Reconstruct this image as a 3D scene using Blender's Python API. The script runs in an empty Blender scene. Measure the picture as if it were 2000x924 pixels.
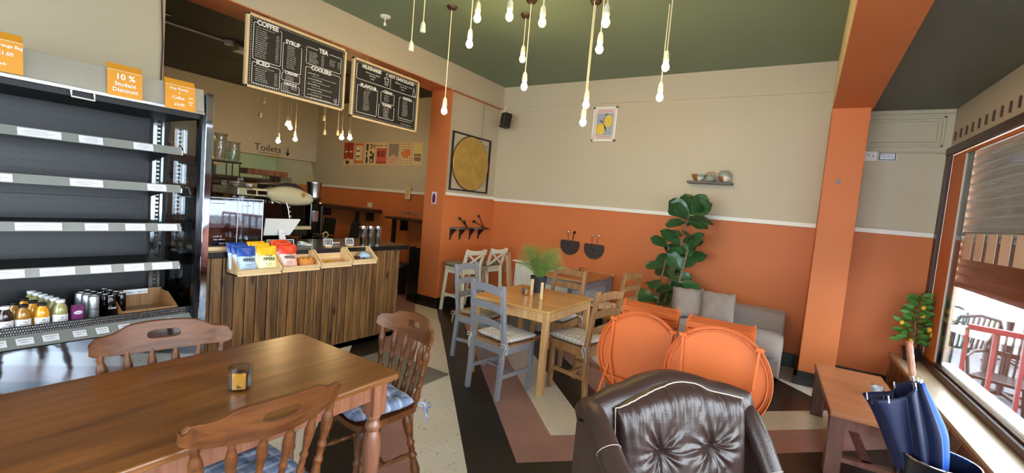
import bpy, bmesh, math, random
from mathutils import Matrix, Vector, noise
random.seed(7)
PI = math.pi
C = bpy.context.scene.collection
sc = bpy.context.scene

# ---------------------------------------------------------------- camera
cam_d = bpy.data.cameras.new('camera'); cam = bpy.data.objects.new('camera', cam_d); C.objects.link(cam)
cam_d.sensor_width = 36; cam_d.lens = 881.7324 / 2000 * 36; cam_d.clip_start = 0.02; cam_d.clip_end = 300
RT = Vector((0.8344011, 0.54419949, 0.08730253))
UP = Vector((-0.11141673, 0.01141677, 0.99370819))
BK = Vector((0.53977877, -0.83887817, 0.07015909))
m = Matrix.Identity(4)
for i in range(3):
    m[i][0] = RT[i]; m[i][1] = UP[i]; m[i][2] = BK[i]
m[2][3] = 1.6
cam.matrix_world = m
sc.camera = cam
# ---------------------------------------------------------------- view, world, light
sc.view_settings.view_transform = 'Standard'; sc.view_settings.look = 'None'
sc.view_settings.gamma = 1.0; sc.view_settings.use_curve_mapping = False
sc.view_settings.exposure = 0.35
sc.cycles.use_denoising = True
sc.cycles.max_bounces = 8; sc.cycles.diffuse_bounces = 5; sc.cycles.transparent_max_bounces = 24
sc.cycles.sample_clamp_indirect = 8.0
sc.cycles.blur_glossy = 0.5
W = bpy.data.worlds.new('world'); sc.world = W; W.use_nodes = True
bg = W.node_tree.nodes['Background']
bg.inputs[0].default_value = (0.88, 0.95, 1.0, 1); bg.inputs[1].default_value = 10.5
BULB = 120.0     # emission of a lit pendant bulb

# ---------------------------------------------------------------- materials
def lin(c):
    return tuple(((x / 255) / 12.92 if x / 255 <= 0.04045 else ((x / 255 + 0.055) / 1.055) ** 2.4) for x in c) + (1,)
def new_mat(name):
    m = bpy.data.materials.new(name); m.use_nodes = True
    return m, m.node_tree, m.node_tree.nodes['Principled BSDF']
def P(name, col, rough=0.5, metal=0.0, var=0.06, scale=6.0, bump=0.0, bscale=60, coat=0, trans=0, spec=0.5, sheen=0):
    m, t, b = new_mat(name)
    n = t.nodes; l = t.links
    tc = n.new('ShaderNodeTexCoord'); nz = n.new('ShaderNodeTexNoise')
    nz.inputs['Scale'].default_value = scale; nz.inputs['Detail'].default_value = 4
    l.new(tc.outputs['Object'], nz.inputs['Vector'])
    mx = n.new('ShaderNodeMix'); mx.data_type = 'RGBA'
    a = lin(col)
    mx.inputs[6].default_value = tuple(max(0, x * (1 - var * 2)) for x in a[:3]) + (1,)
    mx.inputs[7].default_value = tuple(min(1, x * (1 + var * 2)) for x in a[:3]) + (1,)
    l.new(nz.outputs['Fac'], mx.inputs[0]); l.new(mx.outputs[2], b.inputs['Base Color'])
    b.inputs['Roughness'].default_value = rough; b.inputs['Metallic'].default_value = metal
    b.inputs['Specular IOR Level'].default_value = spec
    b.inputs['Coat Weight'].default_value = coat; b.inputs['Coat Roughness'].default_value = 0.15
    b.inputs['Transmission Weight'].default_value = trans
    b.inputs['Sheen Weight'].default_value = sheen
    if bump:
        n2 = n.new('ShaderNodeTexNoise'); n2.inputs['Scale'].default_value = bscale
        l.new(tc.outputs['Object'], n2.inputs['Vector'])
        bp = n.new('ShaderNodeBump'); bp.inputs['Strength'].default_value = bump; bp.inputs['Distance'].default_value = 0.01
        l.new(n2.outputs['Fac'], bp.inputs['Height']); l.new(bp.outputs[0], b.inputs['Normal'])
    return m
def WOOD(name, c1, c2, axis=0, rough=0.35, scale=3.0, coat=0.2, knots=False, spec=0.5):
    m, t, b = new_mat(name); n = t.nodes; l = t.links
    tc = n.new('ShaderNodeTexCoord'); mp = n.new('ShaderNodeMapping')
    s = [scale * 9, scale * 9, scale * 9]; s[axis] = scale * 0.7
    mp.inputs['Scale'].default_value = s
    l.new(tc.outputs['Object'], mp.inputs['Vector'])
    nz = n.new('ShaderNodeTexNoise'); nz.inputs['Scale'].default_value = 1.0; nz.inputs['Detail'].default_value = 6
    nz.inputs['Distortion'].default_value = 0.8
    l.new(mp.outputs[0], nz.inputs['Vector'])
    r = n.new('ShaderNodeValToRGB'); r.color_ramp.elements[0].position = 0.3; r.color_ramp.elements[1].position = 0.72
    r.color_ramp.elements[0].color = lin(c1); r.color_ramp.elements[1].color = lin(c2)
    l.new(nz.outputs['Fac'], r.inputs[0])
    out = r.outputs[0]
    if knots:
        vo = n.new('ShaderNodeTexVoronoi'); vo.inputs['Scale'].default_value = 1.0
        mp2 = n.new('ShaderNodeMapping'); s2 = [7, 7, 7]; s2[axis] = 2.6
        mp2.inputs['Scale'].default_value = s2; l.new(tc.outputs['Object'], mp2.inputs['Vector']); l.new(mp2.outputs[0], vo.inputs['Vector'])
        r2 = n.new('ShaderNodeValToRGB'); r2.color_ramp.elements[0].position = 0.05; r2.color_ramp.elements[1].position = 0.17
        r2.color_ramp.elements[0].color = (0.12, 0.10, 0.09, 1); r2.color_ramp.elements[1].color = (1, 1, 1, 1)
        l.new(vo.outputs['Distance'], r2.inputs[0])
        mu = n.new('ShaderNodeMix'); mu.data_type = 'RGBA'; mu.blend_type = 'MULTIPLY'; mu.inputs[0].default_value = 1
        l.new(out, mu.inputs[6]); l.new(r2.outputs[0], mu.inputs[7]); out = mu.outputs[2]
    l.new(out, b.inputs['Base Color'])
    b.inputs['Roughness'].default_value = rough; b.inputs['Coat Weight'].default_value = coat
    b.inputs['Coat Roughness'].default_value = 0.2; b.inputs['Specular IOR Level'].default_value = spec
    bp = n.new('ShaderNodeBump'); bp.inputs['Strength'].default_value = 0.12; bp.inputs['Distance'].default_value = 0.004
    l.new(nz.outputs['Fac'], bp.inputs['Height']); l.new(bp.outputs[0], b.inputs['Normal'])
    return m
def CHECK(name, c1, c2, c3, sx=28.0, line=0.22):
    """woven plaid fabric: light and dark stripes crossing"""
    m, t, b = new_mat(name); n = t.nodes; l = t.links
    tc = n.new('ShaderNodeTexCoord'); sp = n.new('ShaderNodeSeparateXYZ'); l.new(tc.outputs['Object'], sp.inputs[0])
    cur = None
    for ax, off in (('X', 0.0), ('Y', 0.3)):
        a = n.new('ShaderNodeMath'); a.operation = 'MULTIPLY_ADD'; a.inputs[1].default_value = sx; a.inputs[2].default_value = off
        l.new(sp.outputs[ax], a.inputs[0])
        f = n.new('ShaderNodeMath'); f.operation = 'FRACT'; l.new(a.outputs[0], f.inputs[0])
        g = n.new('ShaderNodeMath'); g.operation = 'LESS_THAN'; g.inputs[1].default_value = line; l.new(f.outputs[0], g.inputs[0])
        g2 = n.new('ShaderNodeMath'); g2.operation = 'GREATER_THAN'; g2.inputs[1].default_value = 0.62; l.new(f.outputs[0], g2.inputs[0])
        for gg, col in ((g2, c2), (g, c3)):
            mx = n.new('ShaderNodeMix'); mx.data_type = 'RGBA'
            ml = n.new('ShaderNodeMath'); ml.operation = 'MULTIPLY'; ml.inputs[1].default_value = 0.6
            l.new(gg.outputs[0], ml.inputs[0]); l.new(ml.outputs[0], mx.inputs[0])
            if cur is None: mx.inputs[6].default_value = lin(c1)
            else: l.new(cur, mx.inputs[6])
            mx.inputs[7].default_value = lin(col); cur = mx.outputs[2]
    l.new(cur, b.inputs['Base Color']); b.inputs['Roughness'].default_value = 0.95
    b.inputs['Specular IOR Level'].default_value = 0.1
    return m
def EMIT(name, col, s):
    m = bpy.data.materials.new(name); m.use_nodes = True; t = m.node_tree
    for x in list(t.nodes): t.nodes.remove(x)
    e = t.nodes.new('ShaderNodeEmission'); o = t.nodes.new('ShaderNodeOutputMaterial')
    e.inputs[0].default_value = lin(col); e.inputs[1].default_value = s; t.links.new(e.outputs[0], o.inputs[0])
    return m
def GLASS(name, tint=(255, 255, 255), refl=0.12, rough=0.02, k=0.55):
    """thin pane: see-through with a mirror-like part rising at grazing angles"""
    m = bpy.data.materials.new(name); m.use_nodes = True; t = m.node_tree; n = t.nodes
    for x in list(n): n.remove(x)
    o = n.new('ShaderNodeOutputMaterial'); tr = n.new('ShaderNodeBsdfTransparent'); g = n.new('ShaderNodeBsdfGlossy')
    tr.inputs[0].default_value = lin(tint); g.inputs['Roughness'].default_value = rough
    fr = n.new('ShaderNodeLayerWeight'); fr.inputs[0].default_value = 0.35
    mp = n.new('ShaderNodeMath'); mp.operation = 'MULTIPLY_ADD'; mp.inputs[1].default_value = k; mp.inputs[2].default_value = refl
    t.links.new(fr.outputs['Fresnel'], mp.inputs[0])
    mx = n.new('ShaderNodeMixShader'); t.links.new(mp.outputs[0], mx.inputs[0])
    t.links.new(tr.outputs[0], mx.inputs[1]); t.links.new(g.outputs[0], mx.inputs[2]); t.links.new(mx.outputs[0], o.inputs[0])
    return m

M = {}
M['orange'] = P('orange_paint', (200, 114, 64), 0.5, var=0.04, scale=1.5, bump=0.05, bscale=90, spec=.25)
M['cream'] = P('cream_paint', (190, 178, 152), 0.55, var=0.03, scale=1.2, bump=0.05, bscale=90)
M['ivory'] = P('ivory_paint', (214, 197, 150), 0.5, var=0.03)
M['white'] = P('white_paint', (232, 228, 218), 0.4, var=0.02)
M['green'] = P('green_ceiling_paint', (112, 132, 108), 0.45, var=0.04, scale=1.0)
M['grey_green'] = P('grey_green_ceiling_paint', (92, 98, 88), 0.5, var=0.05, scale=1.0)
M['dark_ceiling'] = P('dark_ceiling_paint', (46, 46, 38), 0.6, var=0.05, scale=1.0)
M['pale_green'] = P('pale_green_paint', (176, 192, 150), 0.5)
M['black_skirt'] = P('black_gloss_skirting', (26, 24, 24), 0.3)
M['black'] = P('black_matt', (16, 16, 17), 0.5)
M['blackgloss'] = P('black_gloss', (10, 10, 11), 0.12)
M['dark_grey'] = P('dark_grey', (20, 24, 30), 0.42)
M['steel'] = P('brushed_steel', (200, 202, 206), 0.22, 1.0, var=0.04, scale=20)
M['chrome'] = P('polished_chrome', (225, 228, 232), 0.06, 1.0, var=0.01)
M['mirror_steel'] = P('mirror_steel', (190, 200, 215), 0.05, 1.0, var=0.02, scale=2)
M['label'] = P('white_label', (226, 228, 236), 0.5, var=0.02)
M['white_plastic'] = P('white_plastic', (225, 225, 220), 0.3, var=0.01)
M['grey_rail'] = P('grey_price_rail', (150, 152, 150), 0.3, 0.3)
M['amber'] = P('amber_sign_card', (224, 152, 40), 0.4, var=0.05, coat=0.3)
M['table_wood'] = WOOD('dark_honey_table_wood', (92, 52, 20), (140, 86, 38), axis=1, rough=0.3, scale=2.2, coat=0.2)
M['chair_wood'] = WOOD('reddish_brown_chair_wood', (72, 38, 16), (110, 64, 30), axis=0, rough=0.36, scale=3, coat=0.0, spec=.3)
M['leg_wood'] = WOOD('worn_brown_leg_wood', (110, 66, 44), (150, 98, 72), axis=2, rough=0.35, scale=3)
M['pine_top'] = WOOD('varnished_pine_top', (184, 136, 74), (214, 168, 102), axis=0, rough=0.22, scale=2.2, coat=0.5)
M['pine'] = WOOD('light_pine', (186, 138, 84), (216, 174, 118), axis=2, rough=0.4, scale=2.5)
M['oldpine'] = WOOD('aged_pine_chair_wood', (128, 88, 50), (172, 126, 80), axis=2, rough=0.4, scale=3)
M['crate'] = WOOD('light_crate_wood', (206, 166, 112), (232, 198, 150), axis=1, rough=0.5, scale=2, coat=0)
M['cladding'] = WOOD('knotty_timber_cladding', (66, 42, 20), (138, 98, 52), axis=2, rough=0.42, scale=2.4, knots=True, coat=0.15)
M['mahogany'] = WOOD('reddish_coffee_table_wood', (138, 84, 54), (172, 114, 78), axis=0, rough=0.3, scale=2, coat=0.4)
M['mahogany_dark'] = WOOD('dark_table_leg_wood', (84, 50, 42), (122, 78, 66), axis=2, rough=0.35, scale=2)
M['sill'] = WOOD('worn_sill_board', (168, 148, 118), (206, 190, 160), axis=1, rough=0.32, scale=1.6, coat=0.3)
M['dark_shelf'] = WOOD('dark_shelf_wood', (40, 24, 18), (70, 42, 30), axis=0, rough=0.45)
M['walnut'] = WOOD('near_black_board_wood', (30, 22, 18), (64, 48, 38), axis=0, rough=0.5, scale=4)
M['brown_frame'] = P('brown_window_frame', (64, 44, 40), 0.4, var=0.12, scale=9)
M['grey_paint'] = P('grey_painted_wood', (126, 125, 130), 0.4, var=0.04)
M['white_stool'] = P('antique_white_wood', (222, 214, 192), 0.4, var=0.03)
M['cush_blue'] = CHECK('blue_grey_plaid', (124, 136, 162), (98, 110, 138), (178, 184, 198), 14)
M['cush_grey'] = CHECK('grey_striped_plaid', (188, 184, 180), (160, 158, 158), (206, 202, 194), 22)
M['cush_taupe'] = P('taupe_fabric', (146, 132, 116), 0.95, var=0.08, scale=30, spec=0.1)
M['sofa'] = P('grey_sofa_velour', (146, 132, 124), 0.9, var=0.06, scale=9, sheen=0.3, spec=0.1)
M['fold_orange'] = P('orange_powder_coat', (204, 102, 48), 0.5, var=0.03, scale=2, spec=.22)
M['leather'] = P('dark_brown_leather', (52, 35, 30), 0.36, var=0.12, scale=7, bump=0.15, bscale=140, coat=0.12)
M['piping'] = P('pale_piping', (176, 160, 146), 0.5)
M['leaf'] = P('fiddle_leaf_green', (48, 86, 48), 0.3, var=0.28, scale=9)
M['leaf2'] = P('citrus_leaf_green', (84, 140, 62), 0.4, var=0.25, scale=14)
M['grass'] = P('fern_grass_green', (118, 146, 74), 0.6, var=0.3, scale=30)
M['bark'] = P('pale_bark', (126, 104, 78), 0.8, var=0.15, scale=30)
M['lemon'] = P('yellow_orange_fruit', (240, 186, 60), 0.4, var=0.1)
M['pot'] = P('charcoal_plastic_pot', (40, 44, 52), 0.45)
M['umb'] = P('navy_umbrella_fabric', (17, 25, 58), 0.5, var=0.12, scale=5, sheen=0.05, spec=.3)
M['umb_blue'] = P('bright_blue_umbrella_fabric', (48, 96, 190), 0.5, var=0.12, scale=5)
M['chalk'] = P('chalk_white', (236, 236, 230), 0.8, var=0.01)
M['board'] = P('chalkboard_black', (24, 25, 24), 0.6, var=0.1)
M['board_frame'] = P('pale_wood_frame', (224, 196, 148), 0.5, var=0.05, scale=30)
M['brass'] = P('gold_leaf_disc', (196, 160, 84), 0.42, 0.55, var=0.16, scale=9, bump=0.2, bscale=24)
M['cord'] = P('cream_cord', (226, 214, 180), 0.6)
M['socket'] = P('cream_bulb_holder', (232, 224, 200), 0.4)
M['rose'] = P('bronze_ceiling_rose', (70, 54, 40), 0.4, 0.6)
M['bulb'] = EMIT('lit_bulb_glass', (255, 216, 150), BULB)
M['bulb_off'] = P('unlit_bulb_glass', (200, 196, 180), 0.1, trans=0.7, var=0.01)
M['pane'] = GLASS('window_pane', (250, 253, 255), 0.02)
M['acrylic'] = GLASS('acrylic_sheet', (222, 232, 244), 0.06, 0.03, .34)
M['glass'] = GLASS('clear_glass', (240, 244, 245), 0.04, 0.02, .30)
M['side_glass'] = GLASS('tinted_side_glass', (215, 220, 222), 0.02, 0.02, .2)
M['mat'] = P('grey_floor_mat', (112, 104, 92), 0.9, var=0.1, scale=40)
M['ground'] = P('grey_paving', (110, 110, 116), 0.8, var=0.1, scale=3)
M['shutter'] = P('galvanised_shutter', (216, 218, 222), 0.4, 0.1, var=0.14, scale=5)
M['maroon'] = P('maroon_shutter_paint', (134, 74, 66), 0.45, var=0.06)
M['rail_red'] = P('red_railing_paint', (136, 44, 48), 0.4)
M['patio_brown'] = P('dark_brown_patio_plastic', (36, 28, 27), 0.4)
M['patio_white'] = P('pale_table_top', (222, 226, 232), 0.4)
M['strip'] = P('beige_vinyl_strip', (222, 194, 172), 0.5)
M['tread'] = P('tread_plate', (36, 36, 38), 0.3, 0.6)
M['tread_bump'] = P('bright_tread_lugs', (205, 205, 205), 0.2, 1.0)
M['oj'] = P('orange_juice', (232, 156, 28), 0.15, coat=0.6)
M['aj'] = P('amber_juice', (158, 112, 40), 0.15, coat=0.6)
M['lemonade'] = P('cloudy_lemonade', (150, 146, 92), 0.15, coat=0.6)
M['cola'] = P('dark_cola', (40, 22, 16), 0.12, coat=0.6)
M['silver_can'] = P('silver_can', (176, 180, 186), 0.3, 0.7)
M['purple'] = P('purple_carton', (112, 40, 96), 0.3, var=0.3, scale=40)
M['cream_machine'] = P('cream_enamel', (216, 206, 168), 0.18, coat=0.6, var=0.01)
M['wicker'] = P('amber_basket', (206, 130, 62), 0.5, var=0.25, scale=60)
M['sugar_brown'] = P('brown_sachets', (92, 44, 26), 0.4, var=0.5, scale=60)
M['sugar_tan'] = P('tan_sachets', (216, 150, 92), 0.5, var=0.1)

def floor_mat():
    m, t, b = new_mat('striped_floor'); n = t.nodes; l = t.links
    tc = n.new('ShaderNodeTexCoord'); sp = n.new('ShaderNodeSeparateXYZ'); l.new(tc.outputs['Object'], sp.inputs[0])
    def mt(op, a, b_=None, c=None):
        k = n.new('ShaderNodeMath'); k.operation = op
        for i, v in enumerate((a, b_, c)):
            if v is None: continue
            if isinstance(v, (int, float)): k.inputs[i].default_value = v
            else: l.new(v, k.inputs[i])
        return k.outputs[0]
    X, Y = sp.outputs['X'], sp.outputs['Y']
    ax = mt('ABSOLUTE', mt('ADD', X, 1.34))
    c = mt('SUBTRACT', mt('SUBTRACT', Y, ax), 1.34)       # x+y on the left of the ridge, y-x-2.68 on the right
    ph = mt('FRACT', mt('ADD', mt('DIVIDE', mt('SUBTRACT', c, 1.025), 1.35), 8.0))
    white = mt('MULTIPLY', mt('GREATER_THAN', ph, 0.3333), mt('LESS_THAN', ph, 0.6667))
    black = mt('GREATER_THAN', ph, 0.6667)
    # far corner beyond the seating is laid black; a white wedge lies at the pillar
    far = mt('MULTIPLY', mt('GREATER_THAN', mt('SUBTRACT', Y, X), 8.2), mt('GREATER_THAN', mt('ADD', X, Y), 0.56))
    far2 = mt('MULTIPLY', mt('GREATER_THAN', c, 1.94), mt('GREATER_THAN', X, -1.34))
    black = mt('MAXIMUM', black, mt('MAXIMUM', far, far2))
    wedge = mt('MULTIPLY', mt('GREATER_THAN', mt('ADD', X, Y), 5.48), mt('GREATER_THAN', X, -0.25))
    def noise_(scale, det=5, dist=0):
        z = n.new('ShaderNodeTexNoise'); z.inputs['Scale'].default_value = scale; z.inputs['Detail'].default_value = det
        z.inputs['Distortion'].default_value = dist
        l.new(tc.outputs['Object'], z.inputs['Vector']); return z.outputs['Fac']
    def mix(f, a, b_):
        k = n.new('ShaderNodeMix'); k.data_type = 'RGBA'
        if isinstance(f, float): k.inputs[0].default_value = f
        else: l.new(f, k.inputs[0])
        for i, v in ((6, a), (7, b_)):
            if isinstance(v, tuple): k.inputs[i].default_value = v
            else: l.new(v, k.inputs[i])
        return k.outputs[2]
    nz = noise_(3)
    pink = mix(nz, lin((136, 98, 92)), lin((166, 128, 120)))
    crm = mix(nz, lin((194, 186, 170)), lin((224, 218, 204)))
    # wear marks: thin scratches and dark scuffs
    sc_ = noise_(22, 6, 3.0); r = n.new('ShaderNodeValToRGB'); r.color_ramp.elements[0].position = 0.33; r.color_ramp.elements[1].position = 0.37
    r.color_ramp.elements[0].color = (0.25, 0.23, 0.2, 1); r.color_ramp.elements[1].color = (1, 1, 1, 1); l.new(sc_, r.inputs[0])
    mu = n.new('ShaderNodeMix'); mu.data_type = 'RGBA'; mu.blend_type = 'MULTIPLY'; mu.inputs[0].default_value = 0.8
    l.new(crm, mu.inputs[6]); l.new(r.outputs[0], mu.inputs[7]); crm = mu.outputs[2]
    sp2 = noise_(26, 6, 4.0); r2 = n.new('ShaderNodeValToRGB'); r2.color_ramp.elements[0].position = 0.66; r2.color_ramp.elements[1].position = 0.70
    l.new(sp2, r2.inputs[0])
    blk = mix(r2.outputs[0], lin((24, 22, 22)), lin((96, 88, 84)))
    col = mix(white, pink, crm); col = mix(black, col, blk); col = mix(wedge, col, crm)
    l.new(col, b.inputs['Base Color'])
    b.inputs['Roughness'].default_value = 0.34; b.inputs['Specular IOR Level'].default_value = 0.45
    bp = n.new('ShaderNodeBump'); bp.inputs['Strength'].default_value = 0.08; bp.inputs['Distance'].default_value = 0.01
    l.new(noise_(14), bp.inputs['Height']); l.new(bp.outputs[0], b.inputs['Normal'])
    return m
M['floor'] = floor_mat()

# ---------------------------------------------------------------- mesh helpers
_txt = {}
def text_geo(s, bold=0.012):
    if (s, bold) in _txt: return _txt[(s, bold)]
    cu = bpy.data.curves.new('t', 'FONT'); cu.body = s; cu.size = 1; cu.offset = bold; cu.resolution_u = 2
    cu.extrude = 0.01; cu.align_x = 'CENTER'; cu.align_y = 'CENTER'
    ob = bpy.data.objects.new('t', cu); C.objects.link(ob)
    dg = bpy.context.evaluated_depsgraph_get(); me = bpy.data.meshes.new_from_object(ob.evaluated_get(dg))
    vs = [v.co.copy() for v in me.vertices]; fs = [tuple(p.vertices) for p in me.polygons]
    bpy.data.objects.remove(ob); bpy.data.curves.remove(cu); bpy.data.meshes.remove(me)
    _txt[(s, bold)] = (vs, fs); return vs, fs

class MB:
    def __init__(s): s.v = []; s.f = []; s.m = []; s.mi = 0; s.T = Matrix.Identity(4)
    def raw(s, vs, fs):
        o = len(s.v); s.v += [s.T @ Vector(p) for p in vs]
        s.f += [tuple(i + o for i in f) for f in fs]; s.m += [s.mi] * len(fs)
    def box(s, x0, x1, y0, y1, z0, z1, R=None):
        vs = [Vector((x, y, z)) for z in (z0, z1) for y in (y0, y1) for x in (x0, x1)]
        if R is not None: vs = [R @ p for p in vs]
        s.raw(vs, [(0, 2, 3, 1), (4, 5, 7, 6), (0, 1, 5, 4), (2, 6, 7, 3), (0, 4, 6, 2), (1, 3, 7, 5)])
    def bar(s, a, b, w, h, up=(0, 0, 1)):
        """rectangular bar from a to b, w sideways, h along up"""
        a = Vector(a); b = Vector(b); d = (b - a); L = d.length; d.normalize(); u = Vector(up)
        if abs(d.dot(u)) > 0.98: u = Vector((1, 0, 0))
        x = d.cross(u).normalized(); z = x.cross(d).normalized()
        vs = [p + x * (sx * w / 2) + z * (sz * h / 2) for p in (a, b) for sz in (-1, 1) for sx in (-1, 1)]
        s.raw(vs, [(0, 1, 3, 2), (4, 6, 7, 5), (0, 4, 5, 1), (2, 3, 7, 6), (0, 2, 6, 4), (1, 5, 7, 3)])
    def tube(s, pts, r, seg=8, cap=True):
        pts = [Vector(p) for p in pts]; n = len(pts); rs = r if isinstance(r, (list, tuple)) else [r] * n
        vs = []; prev = None
        for i, p in enumerate(pts):
            d = (pts[min(i + 1, n - 1)] - pts[max(i - 1, 0)]).normalized()
            if prev is None:
                u = Vector((0, 0, 1)) if abs(d.z) < 0.9 else Vector((1, 0, 0)); x = d.cross(u).normalized()
            else: x = (prev - d * prev.dot(d)).normalized()
            prev = x; y = d.cross(x)
            for k in range(seg):
                a = 2 * PI * k / seg; vs.append(p + (x * math.cos(a) + y * math.sin(a)) * rs[i])
        fs = [(i * seg + k, i * seg + (k + 1) % seg, (i + 1) * seg + (k + 1) % seg, (i + 1) * seg + k) for i in range(n - 1) for k in range(seg)]
        if cap: fs += [tuple(range(seg))[::-1], tuple((n - 1) * seg + k for k in range(seg))]
        s.raw(vs, fs)
    def lathe(s, prof, a=(0, 0, 0), b=None, seg=16, cap=True):
        """profile [(radius, height)] turned about the axis from a towards b"""
        a = Vector(a); d = (Vector(b) - a).normalized() if b is not None else Vector((0, 0, 1))
        u = Vector((1, 0, 0)) if abs(d.x) < 0.9 else Vector((0, 1, 0)); x = (u - d * u.dot(d)).normalized(); y = d.cross(x)
        vs = [a + d * h + (x * math.cos(2 * PI * k / seg) + y * math.sin(2 * PI * k / seg)) * r for r, h in prof for k in range(seg)]
        n = len(prof)
        fs = [(i * seg + k, i * seg + (k + 1) % seg, (i + 1) * seg + (k + 1) % seg, (i + 1) * seg + k) for i in range(n - 1) for k in range(seg)]
        if cap: fs += [tuple(range(seg))[::-1], tuple((n - 1) * seg + k for k in range(seg))]
        s.raw(vs, fs)
    def prism(s, poly, O, X, Y, dep):
        """polygon in the X,Y plane through O, thickened along X x Y by dep"""
        O = Vector(O); X = Vector(X); Y = Vector(Y); Z = X.cross(Y).normalized(); n = len(poly)
        vs = [O + X * p[0] + Y * p[1] + Z * t for t in (0, dep) for p in poly]
        s.raw(vs, [tuple(range(n))[::-1], tuple(range(n, 2 * n))] + [(i, (i + 1) % n, n + (i + 1) % n, n + i) for i in range(n)])
    def grid(s, fn, nu, nv, close=False):
        vs = [fn(i / (nu - 1), j / (nv - 1)) for i in range(nu) for j in range(nv)]
        s.raw(vs, [(i * nv + j, (i + 1) * nv + j, (i + 1) * nv + j + 1, i * nv + j + 1) for i in range(nu - 1) for j in range(nv - 1)])
    def ball(s, c, r, seg=12, rings=8, sq=(1, 1, 1)):
        c = Vector(c); vs = []; 
        for i in range(rings + 1):
            t = PI * i / rings
            for k in range(seg):
                a = 2 * PI * k / seg
                vs.append(c + Vector((r * sq[0] * math.sin(t) * math.cos(a), r * sq[1] * math.sin(t) * math.sin(a), -r * sq[2] * math.cos(t))))
        s.raw(vs, [(i * seg + k, i * seg + (k + 1) % seg, (i + 1) * seg + (k + 1) % seg, (i + 1) * seg + k) for i in range(rings) for k in range(seg)])
    def text(s, body, F, x, y, size, bold=0.012, sx=1.0, z=0.002, rot=0.0):
        """centred lettering at (x,y) of the frame F (columns right, up, out)"""
        vs, fs = text_geo(body, bold); c, q = math.cos(rot), math.sin(rot)
        s.raw([F @ Vector((x + size * (sx * p.x * c - p.y * q), y + size * (sx * p.x * q + p.y * c), z + size * p.z * 0.3)) for p in vs], fs)
    def scrib(s, F, x, y, L, h, z=0.002):
        """a handwritten line too small to read: a run of letter-high strokes broken into words"""
        t = x
        while t < x + L:
            wl = random.uniform(3, 7) * h * 0.55
            e = min(t + wl, x + L); k = t
            while k < e:
                hh = h * random.choice((0.55, 0.6, 0.6, 0.95)); w = h * 0.34
                s.raw([F @ Vector((a, b, z)) for a, b in ((k, y), (k + w * .55, y), (k + w * .55, y + hh), (k, y + hh))], [(0, 1, 2, 3)])
                s.raw([F @ Vector((a, b, z)) for a, b in ((k, y + hh * random.choice((0, .4, .7))), (k + w, y + hh * .3), (k + w, y + hh * .5), (k, y + hh * .9))], [(0, 1, 2, 3)])
                k += w * 1.15
            t = e + h * 0.5
    def frame_line(s, F, pts, w, z=0.002):
        for a, b in zip(pts[:-1], pts[1:]):
            d = Vector((b[0] - a[0], b[1] - a[1])); 
            if d.length < 1e-6: continue
            d.normalize(); nx, ny = -d.y * w / 2, d.x * w / 2; ex, ey = d.x * w / 2, d.y * w / 2
            s.raw([F @ Vector(q) for q in ((a[0] - ex + nx, a[1] - ey + ny, z), (a[0] - ex - nx, a[1] - ey - ny, z), (b[0] + ex - nx, b[1] + ey - ny, z), (b[0] + ex + nx, b[1] + ey + ny, z))], [(0, 1, 2, 3)])
    def build(s, name, mats, parent=None, smooth=0, bev=0, merge=0, sub=0, solid=0, bseg=2):
        me = bpy.data.meshes.new(name); me.from_pydata([tuple(p) for p in s.v], [], s.f)
        if not isinstance(mats, (list, tuple)): mats = [mats]
        for k in mats: me.materials.append(M[k] if isinstance(k, str) else k)
        me.polygons.foreach_set('material_index', s.m)
        if merge:
            b = bmesh.new(); b.from_mesh(me); bmesh.ops.remove_doubles(b, verts=b.verts, dist=merge)
            bmesh.ops.recalc_face_normals(b, faces=b.faces); b.to_mesh(me); b.free()
        me.update()
        if smooth:
            me.polygons.foreach_set('use_smooth', [True] * len(me.polygons)); me.set_sharp_from_angle(angle=math.radians(smooth))
        o = bpy.data.objects.new(name, me); C.objects.link(o)
        if parent is not None: o.parent = parent
        if solid:
            k = o.modifiers.new('solid', 'SOLIDIFY'); k.thickness = solid; k.offset = 0
        if bev:
            k = o.modifiers.new('bevel', 'BEVEL'); k.width = bev; k.segments = bseg; k.limit_method = 'ANGLE'; k.angle_limit = 0.6
        if sub:
            k = o.modifiers.new('sub', 'SUBSURF'); k.levels = sub; k.render_levels = sub
        return o

def tag(o, label=None, cat=None, group=None, kind=None):
    if label: o['label'] = label
    if cat: o['category'] = cat
    if group: o['group'] = group
    if kind: o['kind'] = kind
    return o
def thing(name, label, cat, loc=(0, 0, 0), rz=0, group=None, kind=None):
    o = bpy.data.objects.new(name, None); C.objects.link(o); o.empty_display_size = 0.1
    o.location = loc; o.rotation_euler = (0, 0, rz)
    return tag(o, label, cat, group, kind)
def kids(o): return [c for c in C.objects if c.parent == o]
def dup(root, loc, rz=0, label=None, group=None):
    def cp(o, par):
        c = o.copy(); C.objects.link(c); c.parent = par
        for k in tree.get(o.name, []): cp(k, c)
        return c
    tree = {}
    for o in list(C.objects):
        if o.parent: tree.setdefault(o.parent.name, []).append(o)
    r = cp(root, None); r.location = loc; r.rotation_euler = (0, 0, rz)
    if label: r['label'] = label
    if group: r['group'] = group
    return r
def structure(name, mb, mat, **k):
    return tag(mb.build(name, mat, **k), kind='structure')
def one(name, mb, mat, label, cat, group=None, **k):
    return tag(mb.build(name, mat, **k), label, cat, group)
def FR(o, x, y):
    """frame matrix: origin o, right x, up y, out = x cross y"""
    x = Vector(x).normalized(); y = Vector(y).normalized(); z = x.cross(y); m = Matrix.Identity(4)
    for i in range(3): m[i][0] = x[i]; m[i][1] = y[i]; m[i][2] = z[i]; m[i][3] = o[i]
    return m
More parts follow.
